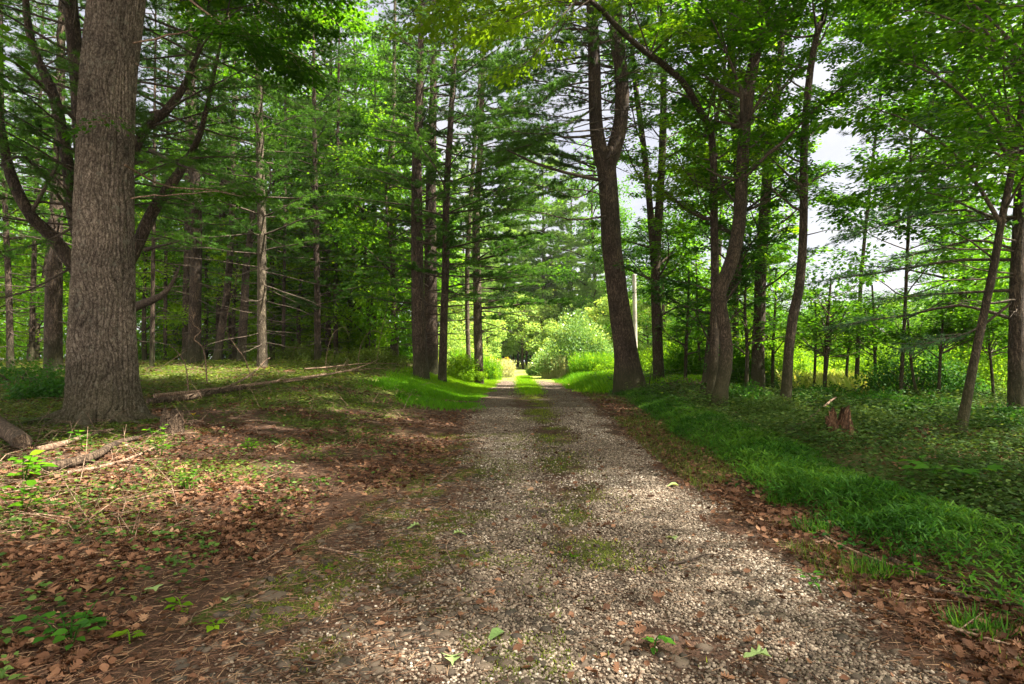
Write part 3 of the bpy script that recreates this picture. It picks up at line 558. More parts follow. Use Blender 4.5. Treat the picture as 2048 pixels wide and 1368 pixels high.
def hang(u0, v0, D0, n, ur, vr, size=.09, dens=50, tb=.45, dr=(-2, 1.5)):
    out = []
    for i_ in range(n):
        u1, v1, d1 = U(*ur), U(*vr), D0 + U(*dr); m1 = ((u0 + u1) / 2 + U(-30, 30), (v0 + v1) / 2 - U(10, 50), (D0 + d1) / 2)
        out.append(dict(p=[(u0, v0, D0), m1, (u1, v1, d1)], r=.02, size=size, dens=dens, tb=tb + U(-.1, .15), sub=2.0, sublen=.32, leaf0=.3))
    return out
def make_tree(name, label, trunks, D, bark, leafm, limbs=0, z0=3, z1=14, Lr=(1.5, 3.2), size=.09, dens=60, az=None, tb=.5, tpl=T_QUAD, ext=6, sides=14, fl=.35, explicit=(), cat='tree', group=None, sub=2.2, vines=0, dead=0, vine_mat=None, up=.15, top=0, topL=(2.5, 4.5), topz=(11, 18)):
    """broadleaf tree: things > trunk, limbs, crown"""
    paths = [px_path(t, D, ext if t[-1][1] < 150 else 0, rooted=i == 0) for i, t in enumerate(trunks)]
    p0 = paths[0][0][0]; root = empty(name, label, cat, (p0[0], p0[1], H(p0[0], p0[1])), group)
    tm = MB(); wood = MB(); acc = []
    for i, (pp, rr) in enumerate(paths): tube(tm, pp, rr, sides, lobes=flare(fl if i == 0 else .08, 5, .3, U(0, 6)), rough=.04)
    tm.build('trunk', bark, root, smooth=True)
    for k_ in range(limbs):
        pp, rr = paths[k_ % len(paths)]; zmax = min(z1, pp[-1, 2] - .4); z = z0 + (zmax - z0) * (k_ + R.rand()) / limbs
        p, r = at_h(pp, rr, z); a = U(0, 2 * np.pi) if az is None else math.radians(U(*az[k_ % len(az)]))
        fr = (z - z0) / max(.1, zmax - z0); L = U(*Lr) * (1 - .35 * fr)
        limb(wood, acc, p, [math.cos(a), math.sin(a), U(.05, .5)], L, min(r * .5, .012 + .013 * L), size, dens, tb=tb, tpl=tpl, sub=sub, up=up)
    for k_ in range(top):  # extra upper limbs, added so the crown shades the leaves below
        pp, rr = paths[0]; zt = min(topz[1], pp[-1, 2]); z = U(topz[0], zt); p, r = at_h(pp, rr, z); a = k_ * 2.4 + U(-.4, .4)
        limb(wood, acc, p, [math.cos(a), math.sin(a), U(.1, .5)], U(*topL), .05, .13, 26, tb=tb, sub=1.6, up=.08, sublen=.34)
    for e in explicit:
        q = np.array([P(a, b, c) for a, b, c in e['p']]); q = smooth_path(q, 10)
        limb(wood, acc, None, None, 0, e.get('r', .03), e.get('size', size), e.get('dens', dens), leaf0=e.get('leaf0', .3), sub=e.get('sub', sub), tb=e.get('tb', tb), tpl=tpl, sides=7, path=q, sublen=e.get('sublen', .42))
    for k_ in range(dead):
        pp, rr = paths[k_ % len(paths)]; z = U(1.0, min(z1, pp[-1, 2] - 1)); p, r = at_h(pp, rr, z); a = U(0, 6.28); L = U(.3, 1.5)
        e1 = p + np.array([math.cos(a) * .5, math.sin(a) * .5, U(-.1, .2)]) * L; e2 = e1 + np.array([math.cos(a + .4) * .5, math.sin(a + .4) * .5, U(-.2, .2)]) * L
        tube(wood, np.array([p, e1, e2]), [.014, .008, .003], 4)
    if wood.n: wood.build('limbs', M_TWIG, root, smooth=True)
    if vines:
        va = []; 
        for pp, rr in paths[:1]:
            i = R.randint(0, int(len(pp) * .75), vines); a = U(0, 6.28, vines); rv = rr[i] + np.abs(R.normal(0, .10, vines)) + .02
            c = pp[i] + np.stack([np.cos(a) * rv, np.sin(a) * rv, U(-.15, .15, vines)], -1)
            va.append((c, np.stack([np.cos(a), np.sin(a), U(-1, .2, vines)], -1), np.stack([np.cos(a), np.sin(a), .8 + 0 * a], -1), U(.05, .1, vines), R.beta(2, 2, vines)))
        vm = MB(); flush(va, vm, T_LEAF); vm.build('vine_leaves', vine_mat or M_LEAFD, root)
    cm = MB(); flush(acc, cm, tpl)
    if cm.n: cm.build('crown', leafm, root)
    return root

def pine_branches(wood, acc, path, rad, z0, z1, zlive, Lf, per=4, step=.55, seed=0, side=None, tufts=1.0, nl=.10, nw=.010, zt=None):
    z = z0; k_ = 0
    while z < z1:
        for j in range(per):
            if R.rand() < .12: continue
            zz = z + U(-.12, .12); p, r = at_h(path, rad, zz); p = p.copy(); p[2] = zz
            a = k_ * 1.1 + j * 2 * np.pi / per + U(-.35, .35)
            if side is not None and R.rand() < .8: a = math.radians(U(*side))
            L = Lf(zz) * U(.6, 1.15); live = zz > zlive + U(-.8, .8)
            el = U(-.05, .3) if live else U(-.25, .15)
            n = 7; t = np.linspace(0, 1, n); dx = np.array([math.cos(a), math.sin(a)]); bend = U(-.25, .25)
            pts = np.stack([p[0] + L * t * dx[0] - bend * L * t * t * dx[1], p[1] + L * t * dx[1] + bend * L * t * t * dx[0], p[2] + L * (el * t + U(-.12, .1) * t * t) + .02 * np.sin(t * 9 + j)], -1)
            r0 = (.011 + .008 * L) * (1 if live else .75); tube(wood, pts, np.linspace(r0, .003, n), 4, cap=False)
            # side twigs
            m = int(L * (10 if live else 3.5)); tt = U(.22 if live else .3, 1, m); i = np.minimum((tt * (n - 1)).astype(int), n - 2); b = pts[i] + (tt * (n - 1) - i)[:, None] * (pts[i + 1] - pts[i])
            d = nrm(pts[i + 1] - pts[i]); sd = nrm(np.cross(d, [0, 0, 1.0])) * R.choice([-1, 1], m)[:, None]
            ln = (.22 + .3 * (1 - tt) * L * .7) * U(.6, 1.2, m); dd = nrm(d * U(.5, 1, m)[:, None] + sd * U(.5, 1.0, m)[:, None] + np.stack([0 * ln, 0 * ln, U(-.15, .3, m)], -1))
            e = b + dd * ln[:, None]; sticks(wood, b, e, .0035, .0018)
            if live:
                kk = np.maximum(2, (ln / .055 * tufts).astype(int)); id_ = np.repeat(np.arange(m), kk); f = U(.25, 1.0, len(id_)); c = b[id_] + dd[id_] * (ln[id_] * f)[:, None]
                tb = np.clip(.45 + R.normal(0, .12) + R.normal(0, .08, len(id_)), 0, 1); nn = 9
                C = np.repeat(c, nn, 0); DD = np.repeat(dd[id_], nn, 0) * .8 + R.normal(0, .55, (len(C), 3)) + [0, 0, .12]
                acc.append((C, DD, R.normal(0, 1, (len(C), 3)), nl * U(.75, 1.2, len(C)), np.repeat(tb, nn)))
        z += step * U(.75, 1.25); k_ += 1
def flush_needles(acc, mb, use_lod, nw):
    c, yd, nd, sz, t = [np.concatenate([a[i] for a in acc]) for i in range(5)]
    wd = nw / np.maximum(sz, 1e-3)
    if use_lod: k, s2 = lod(c, sz, .3, 1.5); c, yd, nd, t, wd = c[k], yd[k], nd[k], t[k], (wd * s2 / sz)[k] * 1.3; sz = s2[k]
    place(mb, T_NEEDLE, c, yd, nd, sz, t, width=wd)
def make_pine(name, label, trunks, D, bark, z0=1.5, z1=17, zlive=4, L=(2.6, 1.2), per=4, step=.55, mat=None, ext=6, side=None, nw=.010, nl=.10, tufts=1.0, fl=.3, sides=14, group=None, explicit=()):
    paths = [px_path(t, D, ext if t[-1][1] < 260 else 0, rooted=i == 0) for i, t in enumerate(trunks)]
    p0 = paths[0][0][0]; root = empty(name, label, 'pine tree', (p0[0], p0[1], H(p0[0], p0[1])), group)
    tm = MB(); wood = MB(); acc = []
    for i, (pp, rr) in enumerate(paths): tube(tm, pp, rr, sides, lobes=flare(fl if i == 0 else .03, 4, .35, U(0, 6)), rough=.03)
    tm.build('trunk', bark, root, smooth=True)
    for pp, rr in paths[-2:] if len(paths) > 1 else paths:
        zl = max(z0, pp[0, 2] + .3); zz1 = min(z1, pp[-1, 2] - .5)
        pine_branches(wood, acc, pp, rr, zl, zz1, zlive, lambda z: np.interp(z, [z0, zlive, z1 + 2], [L[0] * .6, L[0], L[1]]), per, step, side=side, tufts=tufts, nl=nl)
    for e in explicit:
        q = smooth_path(np.array([P(a, b, c) for a, b, c in e['p']]), 9); tube(wood, q, np.linspace(e['r'], .006, 9), 6)
        ll = np.linalg.norm(np.diff(q, axis=0), axis=1).sum(); m = int(ll * e.get('tw', 6)); tt = U(e.get('t0', .3), 1, m); i = np.minimum((tt * 8).astype(int), 7); b = q[i] + (tt * 8 - i)[:, None] * (q[i + 1] - q[i])
        d = nrm(q[i + 1] - q[i]); sd = nrm(np.cross(d, [0, 0, 1.0])) * R.choice([-1, 1], m)[:, None]; ln = U(.3, .8, m)
        dd = nrm(d * U(.5, 1, m)[:, None] + sd * U(.4, 1, m)[:, None] + np.stack([0 * ln, 0 * ln, U(-.15, .25, m)], -1)); sticks(wood, b, b + dd * ln[:, None], .005, .002)
        if e.get('live', True):
            kk = np.maximum(2, (ln / .07).astype(int)); id_ = np.repeat(np.arange(m), kk); f = U(.2, 1, len(id_)); c = b[id_] + dd[id_] * (ln[id_] * f)[:, None]; C = np.repeat(c, 8, 0)
            acc.append((C, np.repeat(dd[id_], 8, 0) * .8 + R.normal(0, .55, (len(C), 3)), R.normal(0, 1, (len(C), 3)), nl * U(.75, 1.2, len(C)), np.clip(.5 + R.normal(0, .12, len(C)), 0, 1)))
    wood.build('limbs', M_TWIG, root, smooth=True)
    if acc:
        cm = MB(); flush_needles(acc, cm, True, nw); cm.build('crown', mat or M_NEEDLE, root)
    return root

# ------------------------------------------------------------------ the big oak, left
def build_oak():
    D = 8.4
    ctrl = [(207, 872, 150), (207, 800, 140), (206, 700, 133), (206, 600, 127), (207, 500, 123), (209, 400, 122), (212, 300, 120), (219, 150, 116), (233, 0, 116), (240, -90, 112)]
    q = np.array([P(u, v, D) for u, v, _ in ctrl]); r = np.array([w_ / 2 / F * D * .80 for *_, w_ in ctrl]); q[0, 2] = H(q[0, 0], D) - .15
    q = np.vstack([q, q[-1] + [.1, -.1, 1.6], q[-1] + [.1, -.1, 4.0], q[-1] + [0, -.2, 8]]); r = np.append(r, [r[-1] * .9, r[-1] * .5, r[-1] * .1])
    n = 900; ns = 300; path = smooth_path(q, n); rad = np.interp(np.linspace(0, 1, n), np.linspace(0, 1, len(q)), r)
    root = empty('oak_tree', 'massive oak with thick rough grey brown trunk and flared roots, by far the widest trunk', 'tree', (q[0, 0], D, H(q[0, 0], D)))
    def plates(th, h):
        a = th / (2 * np.pi) * 40; wv = vn(a * .45 + 0 * h, h * 2.2, 1, 3) * 3.2
        rid = np.clip(np.abs(((a + wv) % 1) - .5) * 2.6, 0, 1) ** .7; row = h * 8 + 1.7 * vn(a * .8 + 0 * h, h * 2, 1, 5) + 2.3 * np.floor(a + wv) * .618
        brk = np.clip(np.abs((row % 1) - .5) * 5, 0, 1) ** .6; return rid * (.35 + .65 * brk) * (.6 + .6 * vn(a + 0 * h, h * 6, 1, 8))
    def tf(t, th, pts):
        h = (pts[:, 2] - pts[0, 2])[:, None]; return np.clip(plates(th, h), 0, 1)
    def lob(t, th, pts):
        h = (pts[:, 2] - pts[0, 2])[:, None]
        f = 1 + .62 * np.exp(-h / .28) * (.45 + .4 * np.cos(5 * th + .6) + .3 * np.cos(3 * th + 2)) + .035 * np.sin(2 * th + h * .8) + .02 * np.sin(5 * th - h * 1.7)
        f = f + .062 * plates(th, h) + .012 * (vn(th * 40 + 0 * h, h * 30, 1, 12) - .5)
        # burls and a scar
        for h0, t0, am, sw, sh in ((3.6, 4.6, .07, .35, .16), (2.3, 4.1, .05, .3, .2), (4.3, 5.3, .06, .3, .2), (1.2, 5.6, .05, .4, .3)):
            dth = np.angle(np.exp(1j * (th - t0))); f = f + am * np.exp(-(dth / sw) ** 2 - ((h - h0) / sh) ** 2)
        return f
    tm = MB(); tube(tm, path, rad, ns, lobes=lob, tintf=tf)
    for a0, L0, r0 in ((-2.5, 1.3, .10), (-1.9, .9, .09), (-1.2, 1.2, .11), (-.6, 1.0, .09), (-.1, 1.1, .08), (3.0, 1.0, .09)):
        t = np.linspace(0, 1, 12); aa = a0 + .25 * np.sin(t * 3 + a0); rx_ = q[0, 0] + np.cos(aa) * (.30 + L0 * t); ry_ = q[0, 1] + np.sin(aa) * (.30 + L0 * t)
        tube(tm, np.stack([rx_, ry_, H(rx_, ry_) + .20 * (1 - t) ** 3 - .01 - .07 * t], -1), r0 * (1 - .55 * t), 14, rough=.1, t=.6); tm.build('trunk', M_OAK, root, smooth=True)
    wood = MB(); acc = []
    # dead twigs leaving the trunk in view
    for e, rr in (([(270, 88, 8.0), (340, 70, 7.8), (410, 60, 7.7), (450, 45, 7.6), (458, 20, 7.6)], .016), ([(262, 398, 8.0), (330, 390, 7.9), (420, 384, 7.8), (490, 392, 7.7)], .013), ([(270, 130, 8), (360, 145, 7.9), (420, 135, 7.8)], .009)):
        qq = smooth_path(np.array([P(*a) for a in e]), 14); qq = qq + R.normal(0, .012, qq.shape); tube(wood, qq, np.linspace(rr, .003, 14), 5)
        for t in (5, 8, 10): b = qq[t]; sticks(wood, b[None], (b + [U(.1, .35), U(-.1, .1), U(-.15, .25)])[None], .005, .002)
    for k_ in range(26):  # extra long limbs above the view, added to shade the foreground
        z = U(7.8, 13); p, rr_ = at_h(path, rad, z); a = math.radians(U(-72, 25)); limb(wood, acc, p, [math.cos(a), math.sin(a), U(.2, .5)], U(8, 11), .10, .12, 34, up=.06, sub=1.7, tb=.5, sides=6, sublen=.3)
    for k_ in range(56):
        z = U(7.8, 15.5); p, rr_ = at_h(path, rad, z); a = k_ * 2.4 + U(-.3, .3); L = U(4.5, 9.5)
        limb(wood, acc, p, [math.cos(a), math.sin(a), U(.1, .5)], L, .10, .12, 34, up=.08, sub=1.7, tb=.5, sides=6, sublen=.3)
    # leafy sprays seen at the top of the picture, left of centre
    for e in ([(240, -60, 9.0), (420, -60, 10), (560, 20, 10.5), (640, 60, 11)], [(240, -120, 8.5), (380, 0, 7.5), (480, 70, 7.2), (560, 95, 7.0)], [(215, 250, 7.9), (205, 238, 7.75), (198, 245, 7.65)], [(250, 330, 8), (330, 372, 9), (430, 380, 9.5), (520, 395, 10)]):
        qq = smooth_path(np.array([P(*a) for a in e]), 9); limb(wood, acc, None, None, 0, .02, .065, 90, path=qq, sub=2.5, leaf0=.45, tb=.4, sublen=.3, tpl=T_QUAD)
    wood.build('limbs', M_STICK, root, smooth=True)
    cm = MB(); flush(acc, cm, T_QUAD, keep=.5, grow=2.2); cm.build('crown', M_MAPLE, root)
build_oak()

# ------------------------------------------------------------------ old spreading pine behind the oak
make_pine('pine_tree', 'old spreading pine with thick crooked limbs forking out from behind the big oak',
    [[(212, 760, 80), (212, 650, 70), (205, 560, 62)],
     [(212, 620, 50), (140, 520, 34, -.4), (95, 465, 30, -.6), (60, 430, 28, -.8), (25, 360, 26, -.9), (8, 290, 22, -1), (-5, 200, 18, -1.0)],
     [(190, 560, 40), (150, 440, 30), (135, 330, 28), (110, 200, 25), (72, 110, 20), (55, 40, 17), (50, -40, 15)],
     [(215, 580, 36), (265, 510, 28, .2), (305, 425, 26, .4), (345, 365, 23, .5), (380, 310, 15, .6), (405, 250, 11)],
     [(215, 420, 28), (285, 268, 22), (335, 218, 19), (372, 165, 14), (400, 90, 9)],
     [(200, 560, 44), (172, 380, 36), (160, 230, 34), (150, 100, 34), (140, 0, 32), (140, -80, 30)]],
    12.5, M_PINE, z0=1.6, z1=15, zlive=4.2, L=(3.0, 2.2), per=4, step=.42, ext=3, nw=.007, nl=.11,
    explicit=[dict(p=[(225, 640, 12.2), (275, 612, 12), (322, 592, 11.9), (348, 560, 11.8), (362, 525, 11.8)], r=.13, live=False, tw=1),
              dict(p=[(290, 500, 12.2), (320, 492, 12), (362, 482, 11.8)], r=.05, live=False, tw=2),
              dict(p=[(60, 430, 11.7), (120, 300, 11.5), (20, 250, 11), (-60, 200, 10.6)], r=.04), dict(p=[(150, 440, 12), (60, 320, 11), (0, 330, 10), (-80, 360, 9.5)], r=.04),
              dict(p=[(150, 240, 12), (60, 150, 11), (0, 110, 10), (-80, 90, 9.5)], r=.04), dict(p=[(300, 300, 12), (360, 330, 11), (450, 360, 10.5), (520, 410, 10)], r=.035),
              dict(p=[(200, 500, 12), (100, 560, 11.5), (30, 590, 11), (-40, 600, 10.5)], r=.03, live=False, tw=8), dict(p=[(200, 420, 12), (100, 480, 11.2), (20, 500, 10.5), (-40, 520, 10)], r=.03, live=True, tw=8)])

# ------------------------------------------------------------------ left-hand pines
LP = [
 ('slender young pine just right of the old spreading pine', [(304, 735, 11), (306, 560, 9), (308, 420, 8), (309, 250, 6), (311, 60, 4)], 20, M_PINE, dict(zlive=5, L=(1.8, 1.2), per=3)),
 ('thick dark pine standing right of the broken crooked limb', [(388, 735, 27), (391, 600, 25), (392, 430, 24), (388, 300, 20), (382, 150, 16), (378, 0, 13)], 22, M_PINE, dict(zlive=5.0)),
 ('dark pine half hidden behind the thick dark pine', [(372, 735, 18), (374, 580, 17), (376, 430, 15), (376, 250, 12), (376, 50, 9)], 27, M_PINE, dict(zlive=7)),
 ('leaning thin pine between the thick dark pine and the pale straight pine', [(432, 735, 16), (452, 600, 15), (463, 460, 13), (466, 330, 11), (468, 150, 8)], 25, M_PINE, dict(zlive=6)),
 ('upright brown pine next to the leaning thin pine', [(438, 735, 17), (440, 620, 16), (444, 480, 14), (446, 300, 11), (450, 120, 8)], 29, M_PINE, dict(zlive=7)),
 ('crooked dark pine close on the left of the pale straight pine', [(482, 733, 19), (488, 620, 17), (494, 520, 15), (502, 470, 14), (512, 380, 10), (550, 320, 7)], 24, M_PINE, dict(zlive=5.5, L=(1.8, 1.0))),
 ('pale straight pine in the middle of the left woods', [(524, 738, 20), (524, 600, 19), (523, 450, 18), (520, 300, 16), (517, 150, 14), (514, 0, 12)], 19.5, M_PINEL, dict(zlive=4.2, L=(3.0, 1.8), step=.5)),
 ('narrow pine with low green boughs right of the pale straight pine', [(636, 735, 14), (634, 560, 13), (631, 400, 11), (629, 250, 9), (627, 80, 6)], 26, M_PINE, dict(zlive=3.4, L=(2.8, 1.6))),
 ('left stem of the close pair of thin pines', [(656, 733, 12), (657, 560, 11), (660, 400, 10), (661, 200, 7)], 29, M_PINE, dict(zlive=6.2)),
 ('right stem of the close pair of thin pines', [(672, 733, 10), (671, 600, 9), (673, 440, 8), (676, 250, 6)], 28, M_PINE, dict(zlive=6.2, L=(1.8, 1.2))),
 ('leafy-footed pale pine between the thin pair and the big roadside pine', [(790, 720, 14), (789, 600, 15), (785, 480, 14), (784, 350, 11), (788, 150, 8)], 28.5, M_PINEL, dict(zlive=5, L=(2.2, 1.4))),
 ('big roadside pine at the top of the sunny grass bank', [(843, 748, 30), (837, 640, 26), (834, 520, 25), (834, 380, 22), (834, 300, 19), (839, 200, 16), (842, 80, 12), (845, 0, 10)], 20.5, M_PINE, dict(zlive=5.2, L=(2.6, 1.6), per=3, sides=18)),
 ('dark thick pine right behind the big roadside pine', [(861, 738, 30), (862, 640, 27), (861, 520, 25), (862, 380, 21), (866, 200, 15)], 24, M_PINE, dict(zlive=4.2, L=(2.8, 1.8))),
 ('right-hand slim pine of the three beside the sunny bank', [(884, 748, 17), (888, 640, 15), (891, 540, 15), (893, 400, 14), (900, 260, 12), (908, 120, 9)], 21.5, M_PINE, dict(zlive=3.6, L=(3.4, 2.0), per=4, tufts=1.1)),
 ('far slim leaning pine behind the three beside the sunny bank', [(938, 705, 9), (934, 560, 9), (940, 420, 9), (950, 280, 8), (957, 200, 6)], 31, M_PINEL, dict(zlive=7.5, L=(2.6, 1.6), per=3)),
 ('dark trunked pine at far left of the woods', [(108, 735, 40), (106, 640, 38), (108, 560, 36), (112, 440, 30), (118, 300, 24), (122, 100, 18)], 17, M_PINE, dict(zlive=5, L=(2.4, 1.6))),
 ('thin pine near the left edge of the woods', [(22, 735, 16), (18, 600, 15), (10, 400, 12), (4, 200, 9)], 18, M_PINE, dict(zlive=4.5, L=(2.2, 1.4))),
 ('thin bare-footed pine just right of the far left dark trunk', [(62, 735, 13), (66, 600, 12), (72, 400, 10), (80, 200, 8)], 23, M_PINE, dict(zlive=6)),
 ('very thin straight pine between the broken limb and the thick dark pine', [(330, 735, 9), (331, 600, 8), (333, 420, 7), (335, 240, 5)], 27, M_PINE, dict(zlive=7, L=(1.8, 1.2))),
 ('very thin pine right of the leaning pine, low green tufts', [(462, 735, 10), (461, 620, 9), (459, 480, 8), (456, 300, 6)], 31, M_PINE, dict(zlive=8, L=(1.8, 1.2))),
 ('slight pine between the pale straight pine and the narrow pine', [(566, 735, 8), (568, 600, 7), (570, 420, 6), (571, 220, 5)], 27, M_PINE, dict(zlive=4.5, L=(2.2, 1.2))),
]
for lab, pts, D, bark, kw in LP:
    a = dict(z0=1.7, z1=22, per=4, step=.55, L=(2.3, 1.4), nw=.009 + .0003 * D, nl=.11, tufts=.8); a.update(kw)
    make_pine('pine_tree', lab, [pts], D, bark, group='pines of the left woods', ext=10, **a)

# ------------------------------------------------------------------ right of the track
BOUGHS = []
for k_ in range(26):
    v_ = U(20, 400); le = U(90, 250); d_ = U(-3.2, 3.2); dv = U(-50, 75); u0 = 1190 if R.rand() < .6 else 1225; cu = U(-22, 10)
    BOUGHS.append(dict(p=[(u0, v_, 19), (u0 - le * .3, v_ + dv * .25 + cu, 19 + d_ * .4), (u0 - le * .7, v_ + dv * .75 + cu, 19 + d_ * .8), (u0 - le, v_ + dv + U(-15, 15), 19 + d_)], r=U(.018, .04), tw=U(9, 16), t0=U(.08, .45)))
for v_ in range(60, 300, 40): BOUGHS.append(dict(p=[(1240, v_, 19), (1290, v_ - 12, 18.4), (1340 + U(-20, 20), v_ - 5, 18 + U(-1, 1))], r=.03, tw=10, t0=.3))
make_pine('pine_tree', 'big forked pine leaning over the right side of the track, trunk splitting into two stems',
    [[(1262, 795, 74), (1253, 720, 49), (1243, 650, 43), (1232, 560, 41), (1222, 470, 39), (1217, 390, 38), (1212, 330, 39), (1208, 300, 43)],
     [(1211, 340, 34), (1200, 300, 30), (1192, 240, 27), (1189, 150, 25), (1183, 0, 22), (1180, -80, 20)],
     [(1213, 340, 34), (1228, 300, 31), (1241, 240, 29), (1243, 150, 27), (1232, 70, 25), (1238, -60, 22)]],
    19, M_PINE, z0=6.2, z1=16, zlive=10.5, L=(2.6, 2.4), per=4, step=.5, ext=5, nw=.012, nl=.12, fl=.12, sides=22,
    explicit=[dict(p=[(1208, 362, 18.9), (1130, 345, 18), (1060, 322, 17.4), (1010, 298, 17), (960, 290, 16.8)], r=.07, live=False, tw=3),
              dict(p=[(1192, 270, 18.9), (1130, 275, 18.2), (1080, 258, 17.6), (1020, 265, 17), (980, 275, 16.5)], r=.05, tw=9, t0=.35),
              dict(p=[(1190, 110, 18.9), (1120, 120, 18.4), (1050, 128, 18), (990, 135, 17.6)], r=.05, tw=9, t0=.3),
              dict(p=[(1190, 215, 18.9), (1150, 240, 18), (1100, 255, 17), (1040, 240, 16.4)], r=.045, tw=9, t0=.3),
              dict(p=[(1225, 430, 18.9), (1150, 440, 18), (1080, 425, 17.3), (1000, 415, 17)], r=.035, live=False, tw=4),
              dict(p=[(1190, 60, 18.9), (1120, 60, 18), (1080, 95, 17.5), (1030, 100, 17)], r=.05, tw=10, t0=.2),
              dict(p=[(1195, 160, 18.9), (1120, 175, 18), (1080, 205, 17.5), (1020, 215, 17)], r=.04, tw=10, t0=.25),
              dict(p=[(1215, 350, 18.9), (1160, 395, 18), (1110, 380, 17.5), (1040, 360, 17)], r=.03, tw=8, t0=.4)] + BOUGHS)
# far-side boughs of a pine over the end of the track
make_pine('pine_tree', 'tall pine beyond the slim trio, its drooping boughs reaching over the sunlit track',
    [[(958, 722, 18), (955, 600, 17), (952, 450, 15), (960, 300, 12), (966, 150, 9)]], 27, M_PINEL, z0=2.6, z1=16, zlive=3.4, L=(4.2, 2.4), per=4, step=.5, side=(-60, 55), nw=.018, nl=.13, mat=M_NEEDLE, group='pines of the left woods')

MAP_AZ = None
make_tree('maple_tree', 'twin-stemmed slim tree right behind the big forked pine',
    [[(1318, 775, 24), (1314, 660, 20), (1311, 540, 19), (1318, 420, 17), (1325, 300, 15), (1327, 150, 13), (1325, 0, 11)],
     [(1312, 560, 17), (1304, 470, 14), (1297, 380, 13), (1284, 270, 12), (1270, 160, 10), (1262, 60, 8)]], 21, M_BARK, M_MAPLE, limbs=46, z0=2.6, z1=16, Lr=(1.6, 3.2), size=.12, dens=50, vines=700, top=10, ext=8)
make_tree('maple_tree', 'thin tree arching far up left over the track with a leafy top',
    [[(1420, 800, 22), (1428, 700, 19), (1430, 560, 17), (1428, 420, 16), (1424, 280, 15), (1396, 215, 14, -.3), (1366, 165, 13, -.6), (1325, 128, 13, -1), (1285, 100, 12, -1.6), (1235, 55, 11, -2.4), (1190, 8, 10, -3.2), (1120, -40, 8, -4)]],
    13.5, M_BARK, M_MAPLEY, limbs=20, z0=4.2, z1=9.6, Lr=(1.2, 2.4), size=.09, dens=56, ext=0, fl=.2,
    explicit=[dict(p=[(1422, 285, 13.5), (1440, 200, 13.6), (1455, 90, 13.8), (1462, 0, 14)], r=.05), dict(p=[(1190, 8, 10.3), (1100, 5, 9.6), (1010, 45, 9.0), (930, 70, 8.6)], r=.02, tb=.7, dens=52, sub=2.0, sublen=.3, leaf0=.1),
              dict(p=[(1170, -20, 10), (1110, 50, 9.6), (1060, 120, 9.4), (1010, 150, 9.2)], r=.016, tb=.8, dens=52, sub=2.0, leaf0=.1, sublen=.3), dict(p=[(1130, -50, 9.8), (1010, -30, 9), (920, 5, 8.6), (860, 30, 8.4)], r=.018, tb=.7, dens=52, sub=2.2, sublen=.3),
              dict(p=[(1180, 0, 10), (1140, 30, 10), (1110, 80, 10.2), (1100, 110, 10.4)], r=.015, tb=.6, dens=52, sub=2.2, sublen=.3)] + hang(1190, 8, 10.3, 5, (880, 1150), (-40, 130), .085, 60, .6) + hang(1300, 110, 12.2, 5, (1230, 1480), (-30, 160), .085, 60, .45) + hang(1440, 200, 13.6, 5, (1330, 1560), (60, 330), .09, 60, .45))
make_tree('maple_tree', 'crooked brown tree bending left then right beside the lush grass band',
    [[(1433, 838, 42), (1441, 780, 28), (1453, 715, 26), (1448, 650, 25), (1439, 590, 26), (1456, 545, 28), (1470, 500, 28), (1480, 430, 26), (1484, 340, 25), (1490, 240, 25), (1503, 150, 24), (1517, 80, 22), (1527, 0, 20), (1535, -60, 18)]],
    12.1, M_BARK, M_MAPLE, limbs=34, z0=4.2, z1=13, Lr=(1.4, 3.0), size=.09, dens=50, top=22, ext=11, explicit=hang(1517, 70, 12.1, 8, (1330, 1720), (-40, 120), .085, 60, .4) + hang(1490, 240, 12.1, 5, (1380, 1640), (120, 300), .085, 56, .4), sides=22, fl=.25, dead=3)
make_tree('vine_clad_tree', 'dark ivy-wrapped double trunk directly behind the crooked brown tree',
    [[(1418, 800, 40), (1428, 700, 32), (1440, 600, 30), (1468, 560, 26), (1476, 470, 22), (1478, 330, 20), (1466, 200, 20), (1462, 80, 16)]], 15, M_BARK, M_LEAFD, limbs=44, z0=1.4, z1=13, Lr=(1.0, 2.6), size=.10, dens=64, vines=3000, tb=.45, top=10, ext=7)
make_tree('maple_tree', 'straight smooth-barked tree with bushy green foliage around its middle',
    [[(1515, 800, 30), (1516, 700, 25), (1520, 600, 24), (1524, 500, 23), (1532, 380, 22), (1540, 290, 20), (1550, 220, 18), (1562, 100, 14), (1566, 0, 12)]], 17.5, M_BARK, M_MAPLE, limbs=50, z0=3.2, z1=15, Lr=(1.0, 2.8), size=.11, dens=60, vines=600, dead=3, top=14, ext=8, explicit=hang(1545, 250, 17.5, 6, (1420, 1660), (160, 420), .11, 50, .5) + hang(1522, 520, 17.5, 6, (1400, 1600), (430, 620), .11, 50, .55))
make_tree('maple_tree', 'slim wavy tree standing alone against the bright gap of sky',
    [[(1567, 838, 26), (1573, 780, 22), (1578, 700, 20), (1586, 630, 21), (1597, 580, 20), (1605, 500, 18), (1608, 400, 17), (1608, 300, 16), (1614, 200, 16), (1625, 110, 14), (1640, 50, 13), (1655, 0, 12)]], 12.1, M_BARK, M_MAPLE, limbs=24, z0=3.8, z1=12, Lr=(.9, 1.9), size=.085, dens=50, ext=10, top=20, dead=5, fl=.25,
    az=[(100, 250), (110, 260), (-60, 60)], explicit=[dict(p=[(1608, 330, 12.1), (1590, 270, 12.6), (1560, 300, 13), (1540, 340, 13.2)], r=.02)])
